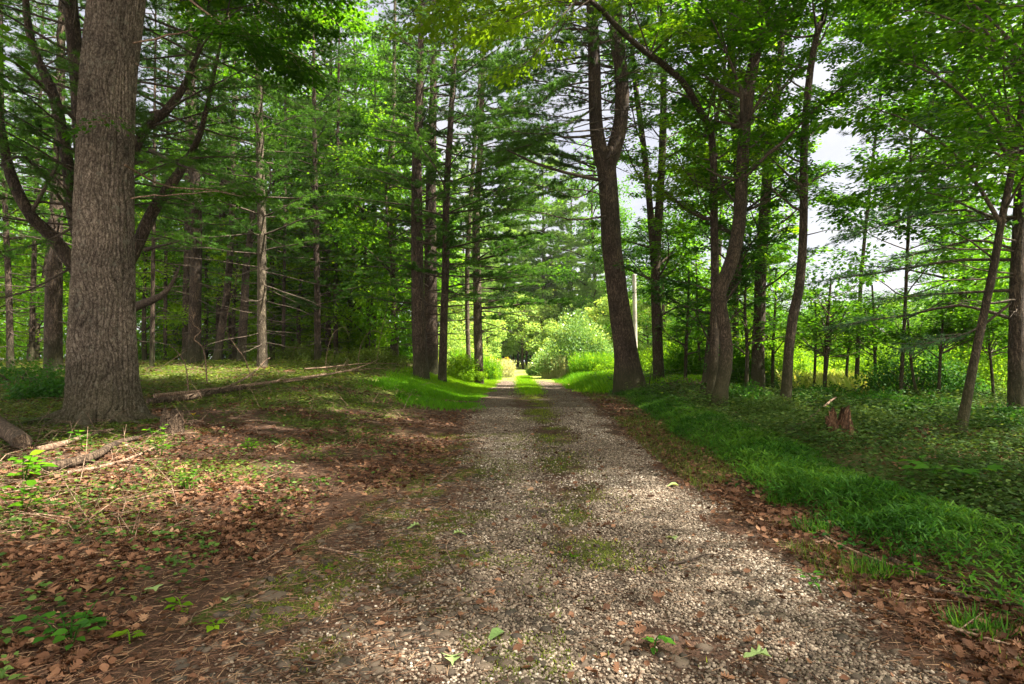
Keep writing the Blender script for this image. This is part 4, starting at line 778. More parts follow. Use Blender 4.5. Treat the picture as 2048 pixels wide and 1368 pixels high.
make_tree('maple_tree', 'slender pale maple leaning right at the far right, with wide layered branches',
    [[(1915, 895, 28), (1930, 820, 22), (1945, 740, 20), (1965, 640, 19), (1988, 530, 18), (2003, 440, 17), (2022, 350, 16), (2040, 240, 15), (2060, 120, 14), (2075, 0, 12)]],
    7.8, M_BARK, M_MAPLE, limbs=10, z0=4.2, z1=8.5, Lr=(1.5, 2.8), size=.085, dens=52, ext=10, top=24, topz=(7.5, 15), topL=(3, 5), fl=.2, tpl=T_LEAF, up=.05,
    az=[(100, 260), (60, 180), (150, 260)],
    explicit=[dict(p=[(2000, 445, 7.8), (1955, 370, 7.6), (1890, 290, 7.5), (1800, 235, 7.4), (1720, 210, 7.3)], r=.03, sub=2.0, dens=60, sublen=.36),
              dict(p=[(2028, 330, 7.8), (1960, 230, 7.4), (1870, 150, 7.2), (1760, 110, 7.2)], r=.028, dens=60, sublen=.36),
              dict(p=[(2045, 200, 7.8), (1980, 90, 7.3), (1880, 30, 7), (1780, 20, 7)], r=.025, dens=55, sublen=.36), *hang(2030, 300, 7.8, 7, (1700, 1980), (20, 420), .08, 60, .4, (-.8, 1.8)), *hang(2050, 150, 7.8, 5, (1720, 2020), (-40, 200), .08, 60, .45, (-.8, 1.8)),
              dict(p=[(2000, 440, 7.8), (1950, 420, 8.4), (1880, 390, 9), (1780, 380, 9.5), (1700, 400, 10)], r=.022, tb=.35, dens=60, sublen=.34),
              dict(p=[(1990, 520, 7.8), (1920, 470, 8.4), (1840, 450, 9), (1760, 470, 9.4)], r=.016, tb=.3, dens=40, sublen=.3),
              dict(p=[(2060, 120, 7.8), (1960, 20, 7.8), (1880, -30, 8), (1760, -20, 8.4)], r=.022, dens=55), dict(p=[(2010, 420, 7.8), (2060, 320, 7), (2040, 250, 6.4), (1980, 200, 6)], r=.018, tb=.35, dens=50),
              dict(p=[(2035, 300, 7.8), (1970, 330, 7.0), (1900, 330, 6.6), (1830, 310, 6.4)], r=.015, tb=.45, dens=50)])
make_pine('pine_tree', 'dark pine at the far right with long drooping blue green boughs',
    [[(2034, 868, 40), (2032, 780, 35), (2034, 600, 32), (2038, 450, 30), (2046, 250, 25), (2054, 50, 20)]], 10.2, M_PINE, z0=2.2, z1=11, zlive=3.4, L=(2.6, 2.2), per=3, step=.5, nw=.0055, nl=.11, mat=M_NEEDLEB, ext=6, fl=.25, side=(95, 215),
    explicit=[dict(p=[(2030, 640, 10.2), (1920, 610, 11), (1820, 630, 11.5), (1740, 640, 12), (1700, 650, 12)], r=.035, tw=11), dict(p=[(2030, 520, 10.2), (1920, 520, 11), (1820, 535, 11.5), (1730, 550, 12), (1660, 558, 12.2)], r=.035, tw=11, t0=.35),
              dict(p=[(2030, 450, 10.2), (1930, 420, 11), (1840, 430, 11.6), (1750, 455, 12), (1710, 470, 12.2)], r=.03, tw=11), dict(p=[(2030, 580, 10.2), (1930, 585, 10.6), (1850, 590, 11), (1770, 600, 11.2)], r=.03, tw=11),
              dict(p=[(2035, 330, 10.2), (1940, 320, 11), (1860, 350, 11.6), (1780, 370, 12)], r=.03, tw=10), dict(p=[(2030, 600, 10.2), (1950, 660, 10.5), (1880, 680, 11), (1800, 700, 11.5)], r=.03, tw=11),
              dict(p=[(2035, 500, 10.2), (1950, 480, 10.5), (1870, 500, 10.8), (1800, 515, 11)], r=.03, tw=11), dict(p=[(2035, 380, 10.2), (1940, 375, 11), (1860, 395, 11.6), (1760, 420, 12)], r=.03, tw=11)])
make_tree('maple_tree', 'second slim tree close behind the pale leaning maple, mostly hidden in leaves',
    [[(1800, 860, 9), (1806, 700, 8), (1815, 500, 7), (1822, 300, 6), (1830, 100, 5)]], 14, M_BARK, M_MAPLE, limbs=46, z0=2.0, z1=12, Lr=(1.4, 3.0), size=.10, dens=56, tb=.4, top=10)
make_tree('maple_tree', 'leafy tree filling the gap between the wavy tree and the far right pine',
    [[(1712, 820, 10), (1716, 700, 9), (1722, 560, 8), (1735, 420, 7), (1760, 200, 6), (1790, 0, 5)]], 19, M_BARK, M_MAPLE, limbs=34, z0=9.8, z1=17, Lr=(2.0, 3.2), size=.12, dens=52, tb=.5, ext=6)
SAP = [
 ('thin dark sapling nearest the pale-barked wavy tree, leafy top', [(1648, 800, 9), (1652, 700, 8), (1658, 610, 6), (1662, 560, 4)], 16),
 ('bent thin sapling with two dark stems beyond the splintered stump', [(1640, 815, 7), (1650, 760, 7), (1657, 700, 6), (1668, 620, 4)], 18),
 ('upright sapling left of the splintered stump against the bright meadow', [(1628, 800, 6), (1630, 730, 6), (1632, 660, 5), (1630, 600, 3)], 19),
 ('straight sapling right of the splintered stump', [(1752, 800, 8), (1750, 720, 7), (1748, 640, 6), (1744, 570, 4)], 16.5),
 ('leaning sapling whose stem curves left, beyond the small broken stump', [(1852, 830, 8), (1832, 780, 7), (1822, 720, 6), (1816, 640, 4)], 14),
 ('short leafy sapling just left of the pale leaning maple', [(1880, 845, 9), (1878, 780, 8), (1882, 690, 6), (1886, 640, 4)], 13),
 ('leafy sapling between the crooked tree and the smooth straight tree', [(1492, 790, 9), (1494, 700, 8), (1490, 620, 6), (1492, 560, 4)], 17),
 ('leafy sapling between the twin-stemmed tree and the arching tree', [(1370, 770, 8), (1372, 700, 7), (1376, 620, 6), (1378, 540, 4)], 21),
 ('second leafy sapling left of the arching tree, yellowish leaves', [(1400, 775, 7), (1398, 700, 6), (1394, 600, 5), (1392, 500, 3)], 23),
 ('dark sapling at the right edge behind the far right pine', [(1990, 850, 8), (1985, 760, 7), (1975, 660, 5)], 13),
 ('hanging leafy sapling between the smooth straight tree and the wavy tree', [(1545, 795, 7), (1546, 700, 7), (1550, 620, 5), (1552, 540, 3)], 19),
 ('dense low sapling beside the meadow gap right of the wavy tree', [(1690, 805, 7), (1694, 730, 6), (1700, 660, 4)], 20),
]
for lab, pts, D in SAP:
    make_tree('sapling', lab, [pts], D, M_BARK, M_MAPLEY if 'yellowish' in lab else M_MAPLE, limbs=15, z0=1.2, z1=6.0, Lr=(.9, 2.0), size=.085 + .001 * D, dens=50, ext=.6, sides=8, fl=.1, cat='sapling', group='saplings under the right-hand trees', tb=.5)

# ------------------------------------------------------------------ background trees
def proto_broad(h, crown0, rad, nl, size, mat, seed, label, group, cat='tree', name='woodland_tree', trunk_r=.16, blobs=26):
    global R; keepR = R; R = np.random.RandomState(seed)
    root = empty(name, label, cat, (0, 0, 0), group)
    tm = MB(); pth = smooth_path(np.array([[0, 0, -.3], [U(-.2, .2), U(-.2, .2), h * .35], [U(-.4, .4), U(-.4, .4), h * .7], [0, 0, h]]), 16); tube(tm, pth, np.linspace(trunk_r, .02, 16), 8)
    acc = []
    for b in range(blobs):
        z = crown0 + (h - crown0) * (b + R.rand()) / blobs; f = (z - crown0) / (h - crown0); rr = rad * (math.sin(math.pi * min(1, (f * .8 + .2))) ** .6) * U(.4, 1.1); a = b * 2.4 + U(-.4, .4)
        c0 = np.array([math.cos(a) * rr, math.sin(a) * rr, z]); p, _ = at_h(pth, pth[:, 0], max(.5, z - rr * .4)); tube(tm, smooth_path(np.array([p, (p + c0) / 2 + [0, 0, .15], c0]), 5), np.linspace(.05, .012, 5), 4)
        m = int(nl / blobs * U(.6, 1.4)); cr = U(.55, 1.0) * rad * .42
        q = nrm(R.normal(0, 1, (m, 3))) * (R.rand(m, 1) ** .45) * [cr, cr, cr * .55]; c = c0 + q
        yd = nrm(q + R.normal(0, .4, (m, 3)) + [0, 0, -.3]); nd = np.stack([U(-.6, .6, m), U(-.6, .6, m), np.ones(m)], -1)
        acc.append((c, yd, nd, size * U(.6, 1.3, m), np.clip(.5 + R.normal(0, .1) + R.normal(0, .13, m), 0, 1)))
    tm.build('trunk', M_BARK, root, smooth=True); cm = MB(); flush(acc, cm, T_QUAD, use_lod=False); cm.build('crown', mat, root)
    R = keepR; return root
def proto_pine(h, z0, L, seed, label, group, mat, nw, nl, tr=.2, per=5, step=.6, tufts=.8):
    global R; keepR = R; R = np.random.RandomState(seed)
    root = empty('pine_tree', label, 'pine tree', (0, 0, 0), group); tm = MB(); wood = MB(); acc = []
    pth = smooth_path(np.array([[0, 0, -.3], [.1, 0, h * .5], [0, .1, h]]), 16); rad = np.linspace(tr, .02, 16); tube(tm, pth, rad, 8); tm.build('trunk', M_PINE, root, smooth=True)
    pp = smooth_path(pth, 200); pine_branches(wood, acc, pp, np.linspace(tr, .02, 200), z0, h - .2, z0 + .4, lambda z: L * np.interp(z, [z0, h * .45, h], [.85, 1, .12]), per, step, tufts=tufts, nl=nl)
    wood.build('limbs', M_TWIG, root); cm = MB(); flush_needles(acc, cm, False, nw); cm.build('crown', mat, root)
    R = keepR; return root

def gz(x, y): return float(H(x, y)) - .05
def spot(u, D): x = (u - 1024) / F * D; return (x, D, gz(x, D))
GL = 'leafy trees at the back of the left woods'
BL = [(-20, 36), (60, 31), (150, 40), (240, 34), (300, 44), (350, 33), (410, 40), (460, 35), (500, 46), (560, 33), (600, 41), (650, 36), (700, 44), (735, 29), (690, 40), (-90, 28), (20, 50), (120, 54), (380, 55), (540, 56), (680, 58)]
LLB = ['at the left edge behind the thin pine', 'behind the far left dark trunk', 'seen left of the big oak trunk', 'hidden mostly by the big oak trunk', 'right behind the slender young pine', 'between the broken limb and the thick dark pine', 'behind the leaning thin pine', 'behind the crooked dark pine', 'glimpsed beside the pale straight pine',
       'right of the pale straight pine, low and bushy', 'left of the narrow pine with low boughs', 'behind the close pair of thin pines', 'right of the close pair of thin pines', 'bright green, left of the leafy-footed pale pine', 'behind the leafy-footed pale pine', 'at the outermost left edge', 'far back at the left edge', 'far back beyond the left dark trunk', 'far back behind the thick dark pine', 'far back behind the pale straight pine', 'far back beyond the thin pair of pines']
prA = proto_broad(12, 1.2, 3.2, 9000, .17, M_LEAFB, 101, 'green leafy woodland tree ' + LLB[0], GL)
prB = proto_broad(14, 2.2, 3.6, 10000, .17, M_MAPLE, 102, 'green leafy woodland tree ' + LLB[1], GL)
prC = proto_broad(10, .6, 2.8, 8000, .16, M_MAPLEY, 103, 'green leafy woodland tree ' + LLB[2], GL)
PR = [prA, prB, prC]
for i, ((u, D), s_) in enumerate(zip(BL, LLB)):
    rz = U(0, 6.28); sc_ = U(.85, 1.15); lab = 'green leafy woodland tree ' + s_
    pr_ = PR[[0, 1, 0, 0, 1, 0, 1, 0, 2, 0, 2, 0, 1, 2, 0, 1, 0, 1, 2, 0, 1][i]] if i > 2 else PR[i]
    if i < 3: pr_.location = spot(u, D); pr_.rotation_euler = (0, 0, rz)
    else: copy_thing(pr_, spot(u, D), rz, (sc_, sc_, sc_ * U(.9, 1.1)), lab, GL)
GR = 'sunlit trees beyond the meadow'
BRT = [(1330, 44, 1), (1400, 52, 0), (1460, 46, 2), (1530, 54, 1), (1600, 62, 0), (1660, 58, 0), (1740, 60, 1), (1810, 54, 2), (1890, 50, 1), (1960, 47, 0), (2040, 46, 1), (2110, 44, 1)]
LRT = ['just right of the twin-stemmed tree', 'behind the arching thin tree', 'behind the crooked brown tree', 'behind the smooth straight tree', 'under the bright gap of sky, left one', 'under the bright gap of sky, right one', 'over the meadow beside the far right boughs', 'behind the leaning curved sapling', 'behind the short leafy sapling', 'behind the pale leaning maple', 'behind the far right pine', 'at the far right edge']
for (u, D, k_), s_ in zip(BRT, LRT):
    hs = {1600: .42, 1660: .45, 1740: .55, 1530: .8}.get(u, .8); sc_ = U(.9, 1.1)
    copy_thing(PR[k_], spot(u, D), U(0, 6.28), (sc_ * 1.1, sc_ * 1.1, hs * sc_), 'sunlit green tree across the meadow ' + s_, GR)
# pines and trees closing the far end of the track
GC = 'trees closing the far end of the clearing'
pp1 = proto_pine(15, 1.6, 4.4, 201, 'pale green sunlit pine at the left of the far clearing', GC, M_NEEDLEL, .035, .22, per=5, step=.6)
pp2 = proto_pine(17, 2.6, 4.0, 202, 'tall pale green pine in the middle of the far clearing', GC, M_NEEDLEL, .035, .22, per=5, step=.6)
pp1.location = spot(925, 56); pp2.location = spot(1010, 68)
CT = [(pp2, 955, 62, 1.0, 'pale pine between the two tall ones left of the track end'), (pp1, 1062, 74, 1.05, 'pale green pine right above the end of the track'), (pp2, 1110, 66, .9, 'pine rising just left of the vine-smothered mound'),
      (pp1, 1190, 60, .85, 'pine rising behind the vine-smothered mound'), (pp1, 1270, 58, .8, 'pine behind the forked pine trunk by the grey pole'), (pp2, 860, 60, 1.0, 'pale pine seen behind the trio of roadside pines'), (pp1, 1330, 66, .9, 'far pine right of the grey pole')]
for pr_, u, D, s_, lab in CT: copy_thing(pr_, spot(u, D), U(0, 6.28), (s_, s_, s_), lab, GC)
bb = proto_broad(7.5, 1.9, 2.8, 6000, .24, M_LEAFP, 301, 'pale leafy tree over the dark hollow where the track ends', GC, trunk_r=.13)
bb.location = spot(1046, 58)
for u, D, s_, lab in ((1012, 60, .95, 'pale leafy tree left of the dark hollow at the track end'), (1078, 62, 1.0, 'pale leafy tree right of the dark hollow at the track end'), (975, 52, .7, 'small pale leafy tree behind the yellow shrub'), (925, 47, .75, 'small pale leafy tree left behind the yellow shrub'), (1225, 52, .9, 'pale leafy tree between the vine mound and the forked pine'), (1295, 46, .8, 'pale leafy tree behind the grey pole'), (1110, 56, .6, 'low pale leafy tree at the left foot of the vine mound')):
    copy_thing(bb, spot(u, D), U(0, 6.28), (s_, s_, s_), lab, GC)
dark = []
for i, (u, wl) in enumerate(((1008, 'leftmost'), (1018, 'second from the left'), (1027, 'third from the left'), (1035, 'left of the middle pair'), (1044, 'right of the middle pair'), (1053, 'third from the right'), (1062, 'second from the right'), (1071, 'rightmost'))):
    mb = MB(); x, y, z = spot(u, 70 + U(-2, 2)); tube(mb, np.array([[x, y, z - .1], [x + U(-.1, .1), y, z + 2], [x + U(-.3, .3), y, z + 6.5]]), [.16, .13, .09], 7)
    o = mb.build('bare_trunk', M_PINE, origin=(x, y, z)); tag(o, 'dark bare trunk at the track end, ' + wl + ' in its row', 'tree trunk', 'dark trunks at the end of the track')

# ------------------------------------------------------------------ shrubs
def shrub(name, label, u, D, rx, h, n, size, mat, ry=None, group=None, lumps=14, tb=.5, cat='shrub', top=None, stems=7, z0=.0, tpl=T_QUAD):
    x, y, z = spot(u, D); root = empty(name, label, cat, (x, y, z), group); ry = ry or rx; acc = []; st = MB()
    for b in range(lumps):
        a = b * 2.4 + U(-.4, .4); f = math.sqrt((b + .5) / lumps); hh = h * (1 - .75 * f * f) * U(.75, 1.05)
        c0 = np.array([x + math.cos(a) * rx * f * .8, y + math.sin(a) * ry * f * .8, z + max(.15, hh * .62 + z0)])
        m = int(n / lumps); cr = np.array([rx * .36, ry * .36, max(.2, hh * .42)]) * U(.8, 1.2)
        q = nrm(R.normal(0, 1, (m, 3))); q = q * (R.rand(m, 1) ** .4) * cr; c = c0 + q; c[:, 2] = np.maximum(c[:, 2], z + .03)
        acc.append((c, nrm(q + R.normal(0, .3, (m, 3))), nrm(nrm(q) * .6 + np.stack([U(-.5, .5, m), U(-.5, .5, m), np.ones(m)], -1)), size * U(.6, 1.3, m), np.clip(tb + R.normal(0, .1) + R.normal(0, .13, m), 0, 1)))
        if b < stems: tube(st, smooth_path(np.array([[x + U(-.2, .2) * rx, y + U(-.2, .2) * ry, z - .05], [(x + c0[0]) / 2, (y + c0[1]) / 2, z + (c0[2] - z) * .6], c0]), 6), np.linspace(.03, .008, 6), 5)
    st.build('stem', M_TWIG, root); cm = MB(); flush(acc, cm, tpl, use_lod=False); cm.build('crown', mat, root); return root
M_VINE = leaf_mat('vine_leaf', [(0, (.03, .09, .02)), (.5, (.13, .26, .06)), (.8, (.32, .46, .13)), (1, (.5, .6, .26))], .35, spec=.5, rough=.35)
shrub('vine_mound', 'tall rounded mound of pale leafy vines right of the far track', 1158, 36, 2.5, 4.7, 26000, .12, M_VINE, ry=2.4, lumps=26, cat='vine mound')
shrub('vine_mound', 'lower shoulder of pale vines spilling left of the tall vine mound', 1096, 41, 1.5, 2.2, 9000, .13, M_VINE, lumps=14, cat='vine mound')
shrub('shrub', 'yellow green shrub in sun right of the slim roadside pine', 925, 27, 1.25, 1.5, 9000, .085, M_MAPLEY, lumps=16, tb=.6)
shrub('shrub', 'green shrub at the foot of the pale pine left of the roadside pines', 815, 30, 1.2, 1.7, 7000, .09, M_MAPLE, tb=.5)
shrub('shrub', 'tall bright green shrub filling the gap left of the roadside pines', 735, 33, 1.6, 4.2, 12000, .11, M_MAPLEY, lumps=20, tb=.45)
shrub('shrub', 'pale leafy shrub behind the yellow green shrub', 900, 36, 1.8, 2.9, 9000, .12, M_LEAFP, lumps=16)
shrub('shrub', 'pale bushy shrub at the left rim of the clearing', 960, 44, 1.7, 2.2, 7000, .13, M_LEAFP, lumps=14)
shrub('shrub', 'bushy green shrub behind the foot of the forked pine', 1225, 31, 1.3, 1.5, 8000, .09, M_MAPLEY, lumps=12, tb=.55)
shrub('shrub', 'yellow green bush between the forked pine and the twin-stemmed tree', 1290, 27, 1.3, 2.1, 8000, .09, M_MAPLEY, lumps=12, tb=.6)
shrub('shrub', 'dense green bush under the arching thin tree', 1385, 24, 1.6, 3.2, 12000, .09, M_MAPLE, lumps=18, tb=.5)
shrub('shrub', 'dark green bush behind the crooked brown tree', 1480, 20, 1.1, 2.6, 9000, .09, M_MAPLE, lumps=14)
shrub('shrub', 'dense green bush behind the smooth straight tree', 1560, 26, 1.5, 3.0, 9000, .10, M_MAPLEY, lumps=14)
shrub('shrub', 'dark low shrub under the far right boughs', 1830, 15, 1.5, 1.9, 8000, .075, M_LEAFD, lumps=14)
shrub('shrub', 'yellow green shrub edging the meadow left of the splintered stump', 1600, 29, 1.5, 2.4, 7000, .10, M_MAPLEY, lumps=12)
shrub('shrub', 'yellow green shrub edging the meadow right of the splintered stump', 1765, 24, 1.7, 2.2, 9000, .09, M_MAPLEY, lumps=14)
shrub('shrub', 'green shrub at the right edge beyond the pale leaning maple', 1960, 16, 1.6, 1.8, 8000, .08, M_MAPLEY, lumps=12)
shrub('shrub', 'green shrub left of the big oak among the far trunks', 40, 14, 1.6, .7, 2600, .07, M_LEAFD, lumps=12)
shrub('shrub', 'low dark shrub close behind the left side of the big oak', 110, 11.5, .9, .55, 2500, .07, M_LEAFD, lumps=9)
shrub('shrub', 'thin shrub of fine leaves under the narrow pine', 600, 27, 1.5, 1.2, 5000, .07, M_OLIVE, lumps=12)
shrub('shrub', 'brushy olive shrub left of the foot of the roadside pine', 735, 24, 2.0, .9, 6000, .07, M_OLIVE, lumps=14)
# tall flowering weeds in the clearing
def weeds(label, u, D, rx, h, n, mat, gold=0, group=None):
    x, y, z = spot(u, D); root = empty('weed_clump', label, 'tall weeds', (x, y, z), group); a = U(0, 6.28, n); r = rx * np.sqrt(R.rand(n))
    bx, by = x + r * np.cos(a), y + r * np.sin(a); hh = h * U(.55, 1.1, n); c = np.stack([bx, by, H(bx, by)], -1); lean = R.normal(0, .15, (n, 2))
    tip = c + np.stack([lean[:, 0] * hh, lean[:, 1] * hh, hh], -1); st = MB(); sticks(st, c, tip, .012, .005, R.rand(n)); st.build('stem', mat, root)
    k_ = 7; C = np.repeat(c, k_, 0) + np.repeat(tip - c, k_, 0) * U(.15, .95, n * k_)[:, None]; aa = U(0, 6.28, n * k_)
    lf = MB(); place(lf, T_BLADE, C, np.stack([np.cos(aa), np.sin(aa), U(.1, 1, n * k_)], -1), np.stack([0 * aa, 0 * aa, 1 + 0 * aa], -1), U(.12, .26, n * k_), R.rand(n * k_), width=1.4); lf.build('leaves', mat, root)
    if gold:
        i = R.choice(n, int(n * gold)); C = np.repeat(tip[i], 10, 0) + R.normal(0, .06, (len(i) * 10, 3)); fl_ = MB(); place(fl_, T_QUAD, C, R.normal(0, 1, C.shape), R.normal(0, 1, C.shape), .07, R.rand(len(C))); fl_.build('flower', M_GOLD, root)
weeds('straw coloured weeds with a few yellow flowers at the left rim of the far track', 985, 38, 1.5, 1.2, 700, M_STRAW, .06)
weeds('yellow green tall weeds behind the yellow shrub', 955, 34, 1.5, 1.4, 700, M_GRASSY)
weeds('pale feathery grass clump in front of the vine mound', 1135, 36, 1.7, 1.4, 1100, M_STRAW)
weeds('yellowish tall weeds between the pale grass clump and the forked pine', 1190, 33, 1.5, 1.5, 900, M_GRASSY)
weeds('small pale grass tuft where the track bends', 1085, 44, 1.1, .9, 500, M_STRAW)
weeds('tall green weeds right behind the forked pine trunk', 1300, 31, 1.7, 1.5, 900, M_GRASSY)

# grey utility pole behind the forked pine
x, y, z = spot(1271, 36); mb = MB(); tube(mb, np.array([[x, y, z - .2], [x - .02, y, z + 3], [x - .05, y, z + 6.6]]), [.15, .14, .125], 12)
o = mb.build('utility_pole', M_POLE, origin=(x, y, z), smooth=True); tag(o, 'pale grey weathered pole just right behind the forked pine trunk', 'pole')

# ------------------------------------------------------------------ stumps, logs, branches
def stump(label, u, v, r, h, mat, lean=(0.03, 0), jag=.3, cat='stump', name='tree_stump'):
    p = ground(u, v); o = MB(); n = 16; ns = 22; th = np.linspace(0, 2 * np.pi, ns, endpoint=False); V = []
    top = h * (1 + jag * (R.rand(ns) - .5) * 2); top = (top + np.roll(top, 1)) / 2
    for i in range(n):
        t = i / (n - 1); rr = r * (1 + .7 * math.exp(-t * 4) * (.6 + .6 * np.cos(3 * th + 1)) + .16 * np.sin(5 * th) + .08 * np.sin(9 * th + 2 * t) + .1 * R.rand(ns)) * (1 - .12 * t)
        V.append(np.stack([p[0] + lean[0] * t + rr * np.cos(th), p[1] + lean[1] * t + rr * np.sin(th), p[2] - .08 + top * t], -1))
    for f, dz in ((.72, -.03), (.35, -.10)): V.append(np.stack([p[0] + lean[0] + r * f * np.cos(th), p[1] + lean[1] + r * f * np.sin(th), p[2] - .08 + top * (1 + dz * U(0, 2, ns)) - .02], -1))
    V.append(np.tile([p[0] + lean[0], p[1] + lean[1], p[2] + h * .7], (ns, 1))); V = np.array(V)
    nn = len(V); i = np.arange(nn - 1)[:, None] * ns; j = np.arange(ns)[None]; j2 = (j + 1) % ns
    o.add(V, np.stack([i + j, i + j2, i + ns + j2, i + ns + j], -1).reshape(-1, 4)); return tag(o.build(name, mat, origin=p), label, cat)
stump('dark rotting stump just right of the big oak roots', 340, 868, .125, .36, M_ROT, jag=.38)
# cut log end at left edge
def log(label, a, b, r, mat, n=14, name='log', cat='log', group=None, bend=.06, lift=None, sides=12, twigs=0, mats=None):
    p, q = ground(*a), ground(*b); L = np.linalg.norm(q - p); t = np.linspace(0, 1, n); pts = p + (q - p) * t[:, None]; lf = r if np.isscalar(r) else r[0]
    sd = nrm(np.cross(q - p, [0, 0, 1.0])); pts = pts + sd * (bend * L * np.sin(t * np.pi * U(.8, 1.6) + U(0, 1)))[:, None]
    pts[:, 2] = np.maximum(H(pts[:, 0], pts[:, 1]) + lf * .8 + .02, pts[:, 2] * 0 + H(pts[:, 0], pts[:, 1])) + (0 if lift is None else np.asarray(lift[0]) * (1 - t) + lift[1] * t)
    pts[:, 2] = np.convolve(np.pad(pts[:, 2], 2, 'edge'), np.ones(5) / 5, 'valid')
    rr = r if np.isscalar(r) else np.linspace(r[0], r[1], n); mb = MB(); tube(mb, pts, rr, sides, rough=.18)
    # closed start
    for k_ in range(twigs):
        i = R.randint(n // 4, n); e = pts[i] + nrm(np.array([(q - p)[0] / L + R.normal(0, .6), (q - p)[1] / L + R.normal(0, .6), U(-.05, .5)])) * U(.08, .3) * max(.6, L * .35); sticks(mb, pts[i][None], e[None], rr if np.isscalar(rr) else rr[i] * .5, .0015)
    o = mb.build(name, mat, origin=pts[0], smooth=True); return tag(o, label, cat, group)
log('reddish rotten log end lying at the left edge of the forest floor', (-40, 850), (45, 905), (.10, .08), M_ROT, bend=.0, lift=(.1, .0))
log('mossy fallen log lying behind the dark stump beside the oak', (285, 815), (500, 783), (.065, .045), M_ROT, twigs=8, lift=(.02, .02))
log('thin fallen pole crossing the forest floor towards the roadside pines', (285, 800), (790, 748), (.045, .015), M_STICK, n=26, name='fallen_branch', cat='fallen branch', lift=(.03, .02), twigs=14, sides=7)
log('fallen pale branch sloping up over the log right of the oak', (370, 800), (560, 742), (.03, .012), M_STICK, name='fallen_branch', cat='fallen branch', lift=(.02, .4), twigs=4, sides=6)
log('long fallen branch lying in front of the oak, uppermost of three', (55, 912), (235, 868), (.035, .02), M_STICK, name='fallen_branch', cat='fallen branch', sides=8, twigs=3)
log('thick half buried brown branch in front of the oak', (75, 950), (290, 888), (.05, .025), M_ROT, name='fallen_branch', cat='fallen branch', sides=9, twigs=2)
log('thin branch nearest the camera among those below the oak', (130, 955), (330, 900), (.018, .01), M_STICK, name='fallen_branch', cat='fallen branch', sides=7, twigs=3)
log('bare grey fallen branch among the brush left of the sunny bank', (600, 748), (800, 745), (.025, .01), M_STICK, name='fallen_branch', cat='fallen branch', lift=(.1, .2), twigs=8, sides=6)
log('thin dead branch in the brush under the narrow pine', (560, 775), (760, 735), (.02, .008), M_STICK, name='fallen_branch', cat='fallen branch', lift=(.05, .3), twigs=8, sides=6)
def arc(label, pts, D, r, mat=M_STICK, twigs=2, name='dead_sapling', cat='dead sapling'):
    q = np.array([P(a, b, D) for a, b in pts]); q[0, 2] = H(q[0, 0], D) - .03; q = smooth_path(q, 14); mb = MB(); tube(mb, q, np.linspace(r, r * .25, 14), 6)
    for k_ in range(twigs): i = R.randint(6, 13); sticks(mb, q[i][None], (q[i] + [U(-.3, .3), U(-.1, .1), U(.05, .35)])[None], r * .3, .002)
    tag(mb.build(name, mat, origin=q[0], smooth=True), label, cat)
arc('pale bare stick bowing left above the fallen log', [(378, 772), (372, 735), (358, 708), (338, 688)], 12, .016, twigs=0)
arc('pale crooked dead sapling in front of the thick dark pine', [(415, 738), (408, 700), (388, 678), (402, 662), (386, 648), (390, 625)], 14, .022, twigs=6)
arc('thin whippy dead sapling leaning left between the pale straight pine and the leaning pine', [(505, 755), (492, 722), (470, 690), (452, 648), (480, 525)], 14, .014, twigs=5)
arc('arching bare bramble stem under the thin pair of pines', [(650, 745), (655, 700), (668, 665), (690, 655), (700, 680)], 18, .012, twigs=2)
arc('arching bare bramble stem left of the pale pine by the road', [(715, 745), (722, 690), (742, 662), (770, 672), (776, 700)], 20, .012, twigs=3)
arc('upright dead twiggy sapling beside the foot of the roadside pine', [(752, 748), (760, 680), (772, 620), (782, 560)], 22, .012, twigs=6)
arc('dead stem leaning against the weeds right of the forked pine', [(1296, 782), (1302, 745), (1306, 720)], 19, .02, M_TWIG, twigs=2)
# rotten stumps on the right
M_ROTR = bark_mat('crumbling_wood', (.04, .02, .01), (.17, .09, .048), (.36, .21, .125), 14, 3, 0.9, 0.03)
stump('reddish splintered rotten stump among grey green plants on the right', 1688, 884, .13, .40, M_ROTR, lean=(-.08, 0), jag=.6)
stump('smaller low broken stump right of the splintered stump', 1838, 880, .08, .22, M_ROTR, lean=(.05, 0), jag=.5)
log('dead branch propped up left of the splintered stump', (1600, 862), (1672, 836), (.025, .018), M_STICK, name='fallen_branch', cat='fallen branch', lift=(.05, .35), sides=6, bend=0.0)
p = ground(1378, 785); mb = MB()
for k_ in range(240):
    b = p + [R.normal(0, .38), R.normal(0, .28), abs(R.normal(0, .12)) + .02]; d = nrm([R.normal(0, 1), R.normal(0, 1), R.normal(0, .35)]) * U(.2, .6); sticks(mb, (b - d)[None], (b + d)[None], U(.006, .02), .004, R.rand())
tag(mb.build('brush_pile', M_STICK, origin=p), 'tangled pile of dead brushwood under the arching thin tree', 'brush pile')

